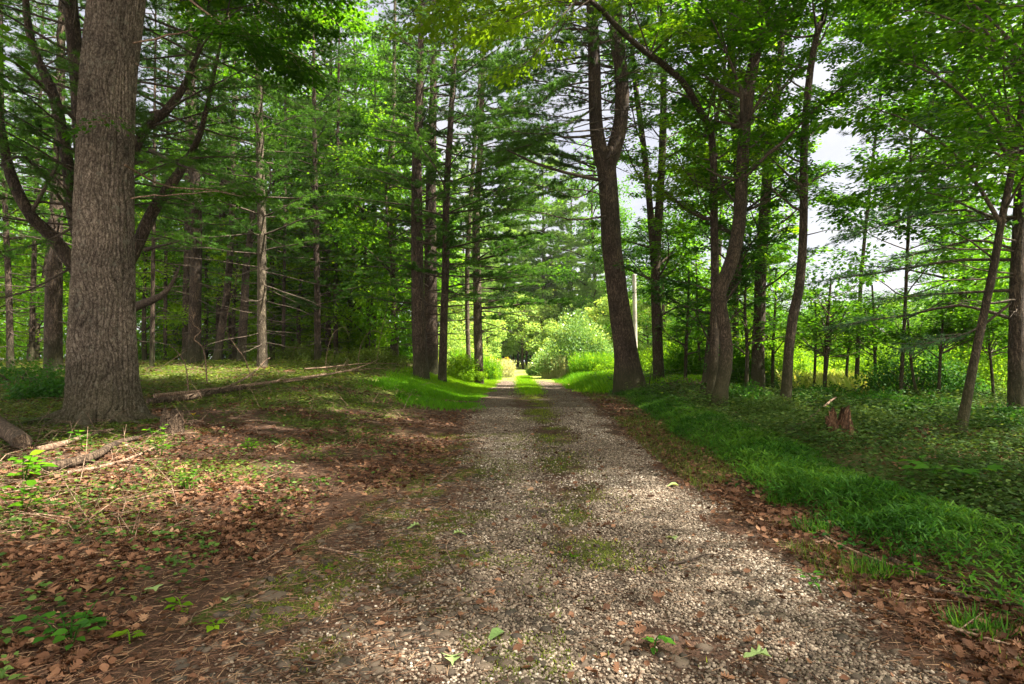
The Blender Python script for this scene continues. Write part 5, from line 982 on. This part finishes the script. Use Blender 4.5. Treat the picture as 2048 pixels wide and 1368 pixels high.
# sticks lying on and beside the track
ST = [('dark straight stick lying on the right wheel track', (1342, 1137), (1422, 1119), .008, M_TWIG), ('pale short stick on the brown soil left of the track', (512, 1137), (562, 1112), .008, M_STICK),
      ('pale stick lying right of the short one, pointing to the track', (640, 1102), (708, 1117), .007, M_STICK), ('thin upright-pointing stick in the middle left gravel', (900, 1088), (896, 1134), .004, M_STICK),
      ('short brown stick beside the left gravel pile', (762, 1174), (784, 1134), .004, M_STICK), ('small pale twig near the big flat stone', (772, 1226), (800, 1206), .007, M_STICK),
      ('long pale forked twig lying against the right grass clumps', (1588, 1042), (1650, 1076), .006, M_STICK), ('long bent branch running down the right verge', (1655, 1082), (1790, 1148), .009, M_STICK),
      ('thick reddish branch on the right verge near the bottom corner', (1788, 1132), (1990, 1212), .018, M_ROT), ('second branch beside the thick reddish one', (1860, 1190), (2040, 1225), .014, M_ROT),
      ('brown branch half buried in grass at the right edge', (1946, 1062), (2060, 1092), .014, M_ROT), ('pale twig in litter below the lush grass', (1742, 1186), (1880, 1216), .006, M_STICK),
      ('thin twig in the lower right corner', (1890, 1262), (2020, 1305), .008, M_STICK), ('short wood chip on the right track edge', (1628, 1094), (1655, 1090), .008, M_STICK),
      ('curved twig on the brown litter left of centre', (872, 968), (905, 950), .008, M_STICK), ('pale thin twig left of the litter heap', (545, 900), (580, 880), .012, M_STICK),
      ('twig lying in the near left litter', (345, 1300), (400, 1235), .005, M_STICK), ('thin dry stem crossing the left litter', (490, 1210), (600, 1150), .003, M_STICK), ('bent twig under the oak branches', (205, 935), (235, 900), .006, M_STICK)]
for lab, a, b, r, m in ST: log(lab, a, b, (r, r * .5), m, n=9, name='stick', cat='stick', group='sticks lying around the track', sides=7, twigs=2 if r > .0055 else 0, bend=.05)
R2 = np.random.RandomState(77)
def big_leaf(lab, u, v, size, tpl, mat, t, rz):
    p = ground(u, v); mb = MB(); tp, f = tpl
    T = tp.copy(); T[:, 2] += .25 * (T[:, 0] ** 2) + .12 * np.sin(T[:, 1] * 5); T = T * size; c, s = math.cos(rz), math.sin(rz)
    V = np.stack([T[:, 0] * c - T[:, 1] * s, T[:, 0] * s + T[:, 1] * c, T[:, 2] + .022], -1) + p; mb.add(V, f, t)
    o = mb.build('fallen_leaf', mat, origin=p); tag(o, lab, 'fallen leaf', 'single leaves on the ground'); return o
M_GREENF = leaf_mat('fallen_green_leaf', [(0, (.12, .2, .06)), (1, (.32, .42, .16))], .2)
for a in [('big tan oak leaf on the dark soil at left, right one of the pair', 172, 1196, .15, T_OAK, M_LITTER, .75, .3), ('big orange brown leaf at left, left one of the pair', 110, 1198, .15, T_OAK, M_LITTER, .6, 1.2), ('pale tan leaf standing out above the left litter', 366, 1075, .16, T_OAK, M_LITTER, .85, 2.0),
          ('pale green oak leaf lying on the right wheel track', 1352, 1088, .11, T_OAK, M_GREENF, .95, .2), ('green oak leaf at bottom right of the centre moss', 1545, 1328, .11, T_OAK, M_GREENF, .6, 1.2), ('yellow green leaf left of the track centre, upper of two', 842, 1058, .10, T_OAK, M_GREENF, .8, 1.9),
          ('yellow green leaf right of the cobbles, lower of two', 905, 1076, .10, T_OAK, M_GREENF, .7, -1.2), ('brown oak leaf on the gravel at the bottom centre', 990, 1200, .10, T_OAK, M_LITTER, .7, .8), ('yellow green leaf near the big flat stone', 452, 1216, .08, T_OAK, M_GREENF, .8, .5),
          ('pale star-shaped green leaf left of the big flat stone', 312, 1192, .10, T_MAPLE, M_GREENF, .8, .9), ('green leaf at the bottom edge on the left gravel', 905, 1345, .12, T_OAK, M_GREENF, .75, .1), ('dark green leaf flat on the bottom gravel', 1010, 1275, .09, T_LEAF, M_GREENF, .1, 2.2),
          ('small pale leaf on the far right of the gravel by the litter', 1358, 977, .12, T_LEAF, M_GREENF, 1, 1.4), ('yellow leaf beside the dark stump', 385, 832, .14, T_LEAF, M_GOLD, .5, .4), ('orange leaf on the brown litter heap left of the track', 702, 923, .09, T_LEAF, M_LITTER, .9, .4)]: big_leaf(*a)
p = ground(548, 1212); mb = MB(); T, Fc = ICO
def rock(label, u, v, rx, ry, rz_, t):
    p = ground(u, v); mb = MB(); th = np.linspace(0, 2 * np.pi, 20, endpoint=False); V = []
    for f, z in ((1.02, -.03), (1.0, .1 * rz_), (.93, .6 * rz_), (.72, .95 * rz_), (.4, 1.02 * rz_), (.02, 1.03 * rz_)):
        rr = f * (1 + .10 * np.sin(3 * th + 1) + .07 * np.sin(5 * th + u)); V.append(np.stack([p[0] + rx * rr * np.cos(th), p[1] + ry * rr * np.sin(th), p[2] + z + .1 * rz_ * np.sin(2 * th) * (1 - f)], -1))
    n = len(V); i = np.arange(n - 1)[:, None] * 20; j = np.arange(20)[None]; j2 = (j + 1) % 20; mb.add(np.array(V), np.stack([i + j, i + j2, i + 20 + j2, i + 20 + j], -1).reshape(-1, 4), t); tag(mb.build('flat_stone', M_STONE, origin=p, smooth=False), label, 'stone')
rock('large flat brown grey stone bedded left of the gravel', 545, 1196, .085, .06, .02, .3); rock('darker flat stone touching the large flat one', 562, 1226, .055, .045, .018, .12)
rock('smooth grey stone at the left edge of the gravel', 896, 1168, .035, .028, .016, .28); rock('dark flat stone in the mossy left cobbles', 700, 1235, .035, .03, .014, .08); rock('dark stone at the bottom of the left cobbles', 690, 1330, .05, .035, .016, .05)

# seedlings and leafy plants on the floor
def plant(label, u, v, h, k, size, mat, spread=.12, tpl=T_LEAF, t=.5, group='leafy seedlings on the forest floor'):
    p = ground(u, v); root = empty('seedling', label, 'plant', p, group); st = MB(); acc = []; ns = max(1, k // 7)
    for s_ in range(ns):
        l_ = R.normal(0, spread * .5, 2); tip = p + [l_[0], l_[1], h * U(.7, 1)]; b = p + [l_[0] * .2, l_[1] * .2, -.01]; tube(st, np.array([b, (b + tip) / 2 + [0, 0, .02], tip]), [.004, .003, .002], 4)
        m = k // ns; f = U(.3, 1, m); c = b + (tip - b) * f[:, None]; a = np.arange(m) * 2.4 + U(-.3, .3, m); out = np.stack([np.cos(a), np.sin(a), U(-.1, .35, m)], -1)
        acc.append((c + out * spread * .25, out, np.stack([U(-.4, .4, m), U(-.4, .4, m), np.ones(m)], -1), size * U(.7, 1.2, m), np.clip(t + R.normal(0, .12, m), 0, 1)))
        sticks(st, c, c + out * spread * .25, .0015, .001)
    st.build('stem', mat, root); lf = MB(); flush(acc, lf, tpl, use_lod=False); lf.build('leaves', mat, root)
for a in [('bright broad-leaved seedling left of the fallen branches', 45, 965, .26, 30, .10, M_MAPLE, .16, T_LEAF, .75), ('upright leafy seedling in front of the dark stump', 322, 915, .36, 28, .065, M_MAPLE, .10, T_LEAF, .6), ('leafy seedling at the foot of the oak, left of the stump one', 170, 905, .26, 16, .07, M_MAPLE, .12, T_LEAF, .5),
          ('bright green low plant right of the stump on the litter', 505, 905, .18, 60, .045, M_MAPLE, .16, T_LEAF, .7), ('feathery green plant in the middle of the left litter', 380, 985, .20, 34, .04, M_MAPLE, .12, T_LEAF, .55), ('second broad-leaved seedling below the bright one at the left edge', 40, 1030, .2, 26, .08, M_MAPLE, .16, T_LEAF, .6),
          ('dark creeper plant in the lower left corner', 140, 1290, .13, 40, .05, M_LEAFD, .14, T_LEAF, .7), ('two-leaved yellow green seedling at bottom left', 262, 1290, .07, 5, .05, M_MAPLEY, .05, T_LEAF, .6), ('small bright seedling near the star-shaped leaf', 368, 1222, .06, 8, .045, M_MAPLEY, .06, T_LEAF, .4),
          ('small seedling above the bottom left cobbles', 432, 1260, .07, 6, .045, M_MAPLEY, .06, T_LEAF, .5), ('tiny plant in the left cobbles', 655, 1150, .04, 8, .03, M_MAPLEY, .06, T_LEAF, .3), ('green weed in the middle of the right gravel near the bottom', 1302, 1300, .07, 8, .045, M_LEAFD, .06, T_LEAF, .9),
          ('small green weed in the centre moss', 1150, 1118, .05, 10, .03, M_MAPLEY, .06, T_LEAF, .3), ('small plant alone in the left litter', 500, 1026, .06, 8, .04, M_MAPLEY, .06, T_LEAF, .5), ('broad-leaved plant at the right edge below the trees', 1850, 985, .30, 22, .11, M_LEAFD, .22, T_LEAF, .9),
          ('group of broad leaves left of the right-edge plant', 1700, 1000, .2, 16, .07, M_COVER, .15, T_LEAF, .8), ('large maple-like seedling near the right edge', 1960, 1000, .26, 24, .11, M_LEAFD, .22, T_MAPLE, .8), ('rounded weeds at the lower right behind the branch', 1830, 1170, .10, 14, .04, M_MAPLE, .1, T_LEAF, .5),
          ('small weed below the lush grass on the right', 1655, 1195, .1, 10, .04, M_LEAFD, .1, T_LEAF, .8), ('leafy plant beside the roadside litter at far left middle', 640, 975, .1, 14, .04, M_MAPLE, .1, T_LEAF, .4), ('leafy plant in front of the sunny bank', 800, 800, .3, 60, .08, M_MAPLE, .35, T_LEAF, .7)]: plant(*a)
def fern(label, u, v, n, L, mat):
    p = ground(u, v); mb = MB()
    for k_ in range(n):
        a = k_ * 2.4; d = np.array([math.cos(a), math.sin(a)]); t = np.linspace(0, 1, 14); pts = np.stack([p[0] + d[0] * L * t, p[1] + d[1] * L * t, p[2] + L * (1.0 * t - .9 * t * t)], -1); tube(mb, pts, .002, 3, cap=False)
        sd = np.array([-d[1], d[0], 0]); 
        for s_ in (-1, 1): place(mb, T_BLADE, pts[2:], np.tile(sd * s_ + [d[0] * .3, d[1] * .3, 0], (12, 1)), np.tile([0, 0, 1.0], (12, 1)), L * .32 * np.sin(np.linspace(.7, 3.0, 12)), .6, width=1.8)
    tag(mb.build('fern', mat, origin=p), label, 'fern')
fern('small fern in front of the left side of the oak roots', 75, 850, 7, .32, M_COVER)
# small grass clumps on the right verge
for i, (u, v, lab) in enumerate(((1625, 1062, 'small grass tuft beside the long forked twig, left one'), (1700, 1058, 'small grass tuft right of the forked twig top'), (1745, 1150, 'grass tuft below the long bent branch'), (1950, 1265, 'grass tuft above the bottom right twig'), (1560, 1010, 'short grass tuft at the left rim of the lush band'))):
    p = ground(u, v); n = 260; a = U(0, 6.28, n); r = .11 * np.sqrt(R.rand(n)); c = np.stack([p[0] + r * np.cos(a), p[1] + r * np.sin(a), p[2] + 0 * a], -1); mb = MB()
    b_ = U(0, 6.28, n); place(mb, T_BLADE, c, np.stack([np.cos(b_), np.sin(b_), U(.5, 1.6, n)], -1), np.stack([np.cos(b_), np.sin(b_), 0 * a + .2], -1), U(.05, .13, n), R.rand(n), width=.5)
    tag(mb.build('grass_tuft', M_STILT, origin=p), lab, 'grass tuft', 'grass tufts on the right verge')

# ------------------------------------------------------------------ far woods that read as one mass
def far_wood(label, x0, x1, yfun, hfun, n, size, mat):
    x = U(x0, x1, n); y = yfun(x) + np.abs(R.normal(0, 3.0, n)); h = hfun(x) * (.55 + .75 * fb(x, y, .16, 90, 4)); f = R.rand(n) ** .8
    lump = fb(x, f * 14, .35, 91, 2); z = H(x, y) + h * f; c = np.stack([x, y - 3.5 * (lump - .4), z + 0 * x], -1); k = R.rand(n) < ss(fb(x, z, .5, 92, 3), .28, .5); c = c[k]; n = len(c)
    q = R.normal(0, 1, (n, 3)); mb = MB(); place(mb, T_QUAD, c, q, nrm(np.stack([U(-.7, .7, n), -.5 + U(-.6, .6, n), np.ones(n)], -1)), size * U(.6, 1.4, n), np.clip(.25 + .6 * lump[k] + R.normal(0, .12, n), 0, 1))
    tag(mb.build('far_woods', mat), label, 'woods', kind='stuff')
far_wood('green mass of woods closing the back of the left forest', -95, -8, lambda x: 56 + 0 * x, lambda x: 13 + 0 * x, 110000, .42, M_LEAFB)
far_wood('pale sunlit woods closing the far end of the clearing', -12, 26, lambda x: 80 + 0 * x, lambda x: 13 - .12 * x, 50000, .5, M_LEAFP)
far_wood('sunlit woods beyond the meadow on the right', 20, 125, lambda x: 62 + .05 * x, lambda x: np.interp(x, [20, 26, 34, 45, 60], [10, 7, 6.5, 8, 11]), 90000, .45, M_LEAFB)
G3 = 'leafy understory trees in the left woods'
for i, (u, D, k_, s_, lab) in enumerate([(-60, 22, 0, .75, 'low leafy tree beyond the left edge trunks'), (75, 25, 2, .7, 'low leafy tree between the left edge trunks and the oak'), (180, 29, 1, .9, 'leafy tree screened by the oak trunk'), (290, 27, 2, .75, 'low leafy tree right of the oak trunk'),
      (345, 38, 0, 1.0, 'mid-height leafy tree beyond the broken limb'), (410, 31, 1, .9, 'leafy tree in the gap right of the thick dark pine'), (470, 28, 2, .75, 'low leafy tree at the foot of the crooked dark pine'), (545, 30, 1, 1.0, 'leafy tree just right of the pale straight pine'), (600, 29, 2, .8, 'low bright tree just left of the narrow pine'),
      (645, 32, 1, 1.1, 'tall leafy tree behind the narrow pine'), (700, 30, 0, 1.05, 'tall leafy tree between the thin pair and the leafy-footed pine'), (745, 31, 1, 1.1, 'tall airy tree left of the leafy-footed pine'), (785, 27, 0, .95, 'leafy tree glimpsed left of the roadside trio'), (250, 38, 1, 1.0, 'back leafy tree near the slender young pine')]):
    copy_thing(PR[k_], spot(u, D), U(0, 6.28), (s_, s_, s_ * U(.95, 1.1)), lab, G3)
for x_, y_, s_, lab in ((11.2, 8.2, 1.25, 'tall dark leafy tree overhanging the right edge above the undergrowth'), (-9.5, 0.5, 1.25, 'unseen leafy tree added left of the viewer to shade the foreground'), (-13, 5.5, 1.3, 'unseen leafy tree added left of the oak for shade'), (10, 4.4, 1.2, 'unseen leafy tree added right of the viewer to shade the track'), (8.0, 0.5, 1.1, 'unseen leafy tree added close beside the viewer for shade')):  # trees added beside the viewer to block sun from the foreground
    if x_ < 0: copy_thing(PR[1], (x_, y_, gz(x_, y_)), U(0, 6.28), (s_ * 1.2, s_ * 1.2, s_), lab, 'trees added beside the viewer for shade')
    elif x_ > 10.2: side = proto_broad(16, 3.4, 4.4, 34000, .10, M_MAPLE, 404, lab, 'trees added beside the viewer for shade', blobs=34); side.location = (x_, y_, gz(x_, y_))
    else: copy_thing(side, (x_, y_, gz(x_, y_)), U(0, 6.28), (1, 1, 1), lab, 'trees added beside the viewer for shade')
for u, D, k_, s_, lab in ((1470, 24, 1, .95, 'tall leafy tree behind the ivy-wrapped double trunk'),
       (1930, 20, 1, 1.0, 'dark leafy tree behind the pale leaning maple'), (2060, 17, 0, .95, 'dark leafy tree at the right edge behind the dark pine'), (1240, 58, 1, 1.2, 'leafy tree above the grey pole')):
    copy_thing(PR[k_], spot(u, D), U(0, 6.28), (s_, s_, s_), lab, 'taller leafy trees behind the right-hand row')
shrub('shrub', 'dark bush in the shadowy hollow at the very end of the track', 1036, 78, 5, 5, 5000, .35, M_LEAFD, lumps=14)
for u, D, rx, h, lab in ((1640, 13.5, .9, .7, 'low bush of small leaves between the wavy tree and the splintered stump'), (1760, 12, .9, .6, 'low bush right behind the splintered stump'), (1860, 10.5, .8, .55, 'low bush left of the pale leaning maple foot'), (1985, 9.0, .7, .5, 'low bush right of the pale leaning maple foot'), (1490, 13.5, .7, .7, 'low bush at the foot of the crooked brown tree'), (1545, 10.5, .7, .45, 'low grey green bush in front of the wavy tree'), (1700, 8.8, .7, .4, 'low grey green plants in front of the splintered stump')):
    shrub('shrub', lab, u, D, rx, h, 2600, .055, M_COVER if 'grey' in lab else M_LEAFD, lumps=9, tb=.6, stems=4)
# brushwood on the left floor
x, y = scatter(2300, 3.5, 30, 1.0); ul = xc(y) - hwl(y) - x; k = R.rand(len(x)) < ss(ul, .6, 2) * (.25 + .75 * ss(fb(x, y, .5, 95), .4, .6)) * (1 - .7 * m_bright(x, y)); x, y = x[k], y[k]
n = len(x); a = U(0, 6.28, n); L = U(.15, .8, n) * (.6 + .04 * y); el = np.abs(R.normal(0, .18, n)) + (R.rand(n) < .12) * U(.4, 2.5, n); d = nrm(np.stack([np.cos(a), np.sin(a), el], -1)); p0 = np.stack([x, y, H(x, y) + .02], -1)
mb = MB(); md = p0 + d * (L * .5)[:, None] + R.normal(0, .03, (n, 3)); e = p0 + d * L[:, None]; e[:, 2] += -.05 * L; rr = U(.0025, .007, n) * (.7 + .04 * y)
sticks(mb, p0, md, rr, rr * .7); sticks(mb, md, e, rr * .7, rr * .3); b2 = md + nrm(d + R.normal(0, .6, (n, 3))) * (L * .35)[:, None]; sticks(mb, md, b2, rr * .5, rr * .2)
tag(mb.build('brushwood', M_STICK), 'thin dead twigs strewn and sticking up over the left forest floor', 'twigs', kind='stuff')
# mixed weeds in the right verge
x, y = scatter(5000, 2.2, 18, 1.1); ur = x - xc(y) - hw(y); k = R.rand(len(x)) < ss(ur, .1, .4) * (1 - ss(ur, 1.2, 2)) * ss(fb(x, y, 2.0, 96), .42, .6); x, y = x[k], y[k]
mb = MB(); clusters(mb, x, y, 7, .06, .10 * U(.3, 1.6, len(x)), .035, R.rand(len(x)), T_LEAF, .7); tag(mb.build('verge_weeds', M_LEAFD), 'small broad-leaved weeds mixed into the right verge', 'weeds', kind='stuff')
for pr_, u, D, s_, lab in ((pp2, 1085, 64, 1.6, 'tallest pale pine rising above the end of the track'), (pp1, 1145, 66, 1.55, 'tall pale pine seen between the boughs left of the forked pine'), (pp2, 1015, 70, 1.5, 'tall pale pine between the far slim pine and the track end'), (pp1, 905, 58, 1.5, 'tall pale pine crown behind the right-hand slim pine')):
    copy_thing(pr_, spot(u, D), U(0, 6.28), (s_, s_, s_), lab, GC)

for u, D, rx, h, lab in ((1345, 27, 1.5, 2.6, 'bright bush right of the twin-stemmed tree'), (1420, 30, 1.8, 3.4, 'tall bright bush behind the arching thin tree'), (1490, 27, 1.5, 2.8, 'bright bush glimpsed left of the smooth straight tree'), (1550, 31, 1.9, 3.6, 'tall bright bush between the smooth straight tree and the wavy tree'),
      (1625, 33, 2.0, 3.3, 'bright bush right of the wavy tree at the meadow edge'), (1700, 30, 1.8, 3.0, 'bright bush below the gap of sky'), (1800, 33, 2.4, 3.6, 'broad bright bush beyond the far right boughs'), (1900, 27, 1.8, 3.2, 'bright bush seen left of the pale leaning maple'), (1985, 24, 1.7, 3.0, 'bright bush seen left of the far right trunk'),
      (560, 33, 1.8, 3.2, 'bright bush behind the pale straight pine'), (640, 34, 1.8, 4.0, 'tall bright bush behind the narrow pine'), (700, 30, 1.5, 3.0, 'bright bush between the thin pair and the leafy-footed pine'), (420, 35, 2.0, 3.2, 'dim bush behind the leaning thin pine'), (330, 33, 1.8, 2.8, 'dim bush right of the slender young pine'), (500, 36, 1.8, 3.2, 'bush low between the crooked dark pine and the pale straight pine')):
    shrub('shrub', lab, u, D, rx, h, 8000, .11, M_MAPLEY if 'bright' in lab else M_MAPLE, lumps=16, tb=.5)

for u, D, k_, s_, lab in ((700, 38, 1, 1.7, 'tallest leafy tree filling the sky left of the roadside pines'), (770, 42, 1, 1.7, 'tall leafy tree high behind the leafy-footed pale pine'), (590, 44, 1, 1.7, 'tall leafy tree high behind the narrow pine'), (500, 46, 1, 1.7, 'tall leafy tree high behind the pale straight pine'), (1440, 46, 1, 1.6, 'tall leafy tree high beyond the crooked brown tree'), (1190, 62, 1, 1.7, 'tall leafy tree between the forked pine stems and the tall pale pines')):
    copy_thing(PR[k_], spot(u, D), U(0, 6.28), (s_, s_, s_), lab, 'tall leafy trees behind the woods')

# ------------------------------------------------------------------ thin haze volume, added to lighten the far woods
hm, hn, hl = new_mat('lightening_haze'); pv = hn('ShaderNodeVolumePrincipled'); pv.inputs['Color'].default_value = (.93, .97, .90, 1); pv.inputs['Density'].default_value = 0.0003; pv.inputs['Anisotropy'].default_value = .35
ho = hn('ShaderNodeOutputMaterial'); hl(pv.outputs[0], ho.inputs['Volume'])
mb = MB(); c8 = np.array([[x_, y_, z_] for x_ in (-320, 320) for y_ in (-15, 420) for z_ in (-2.5, 48)], float)
mb.add(c8, np.array([[0, 1, 3, 2], [4, 6, 7, 5], [0, 4, 5, 1], [2, 3, 7, 6], [0, 2, 6, 4], [1, 5, 7, 3]]))
tag(mb.build('haze', hm), 'thin pale haze between the trees, added to lighten the distance', 'haze', kind='stuff')
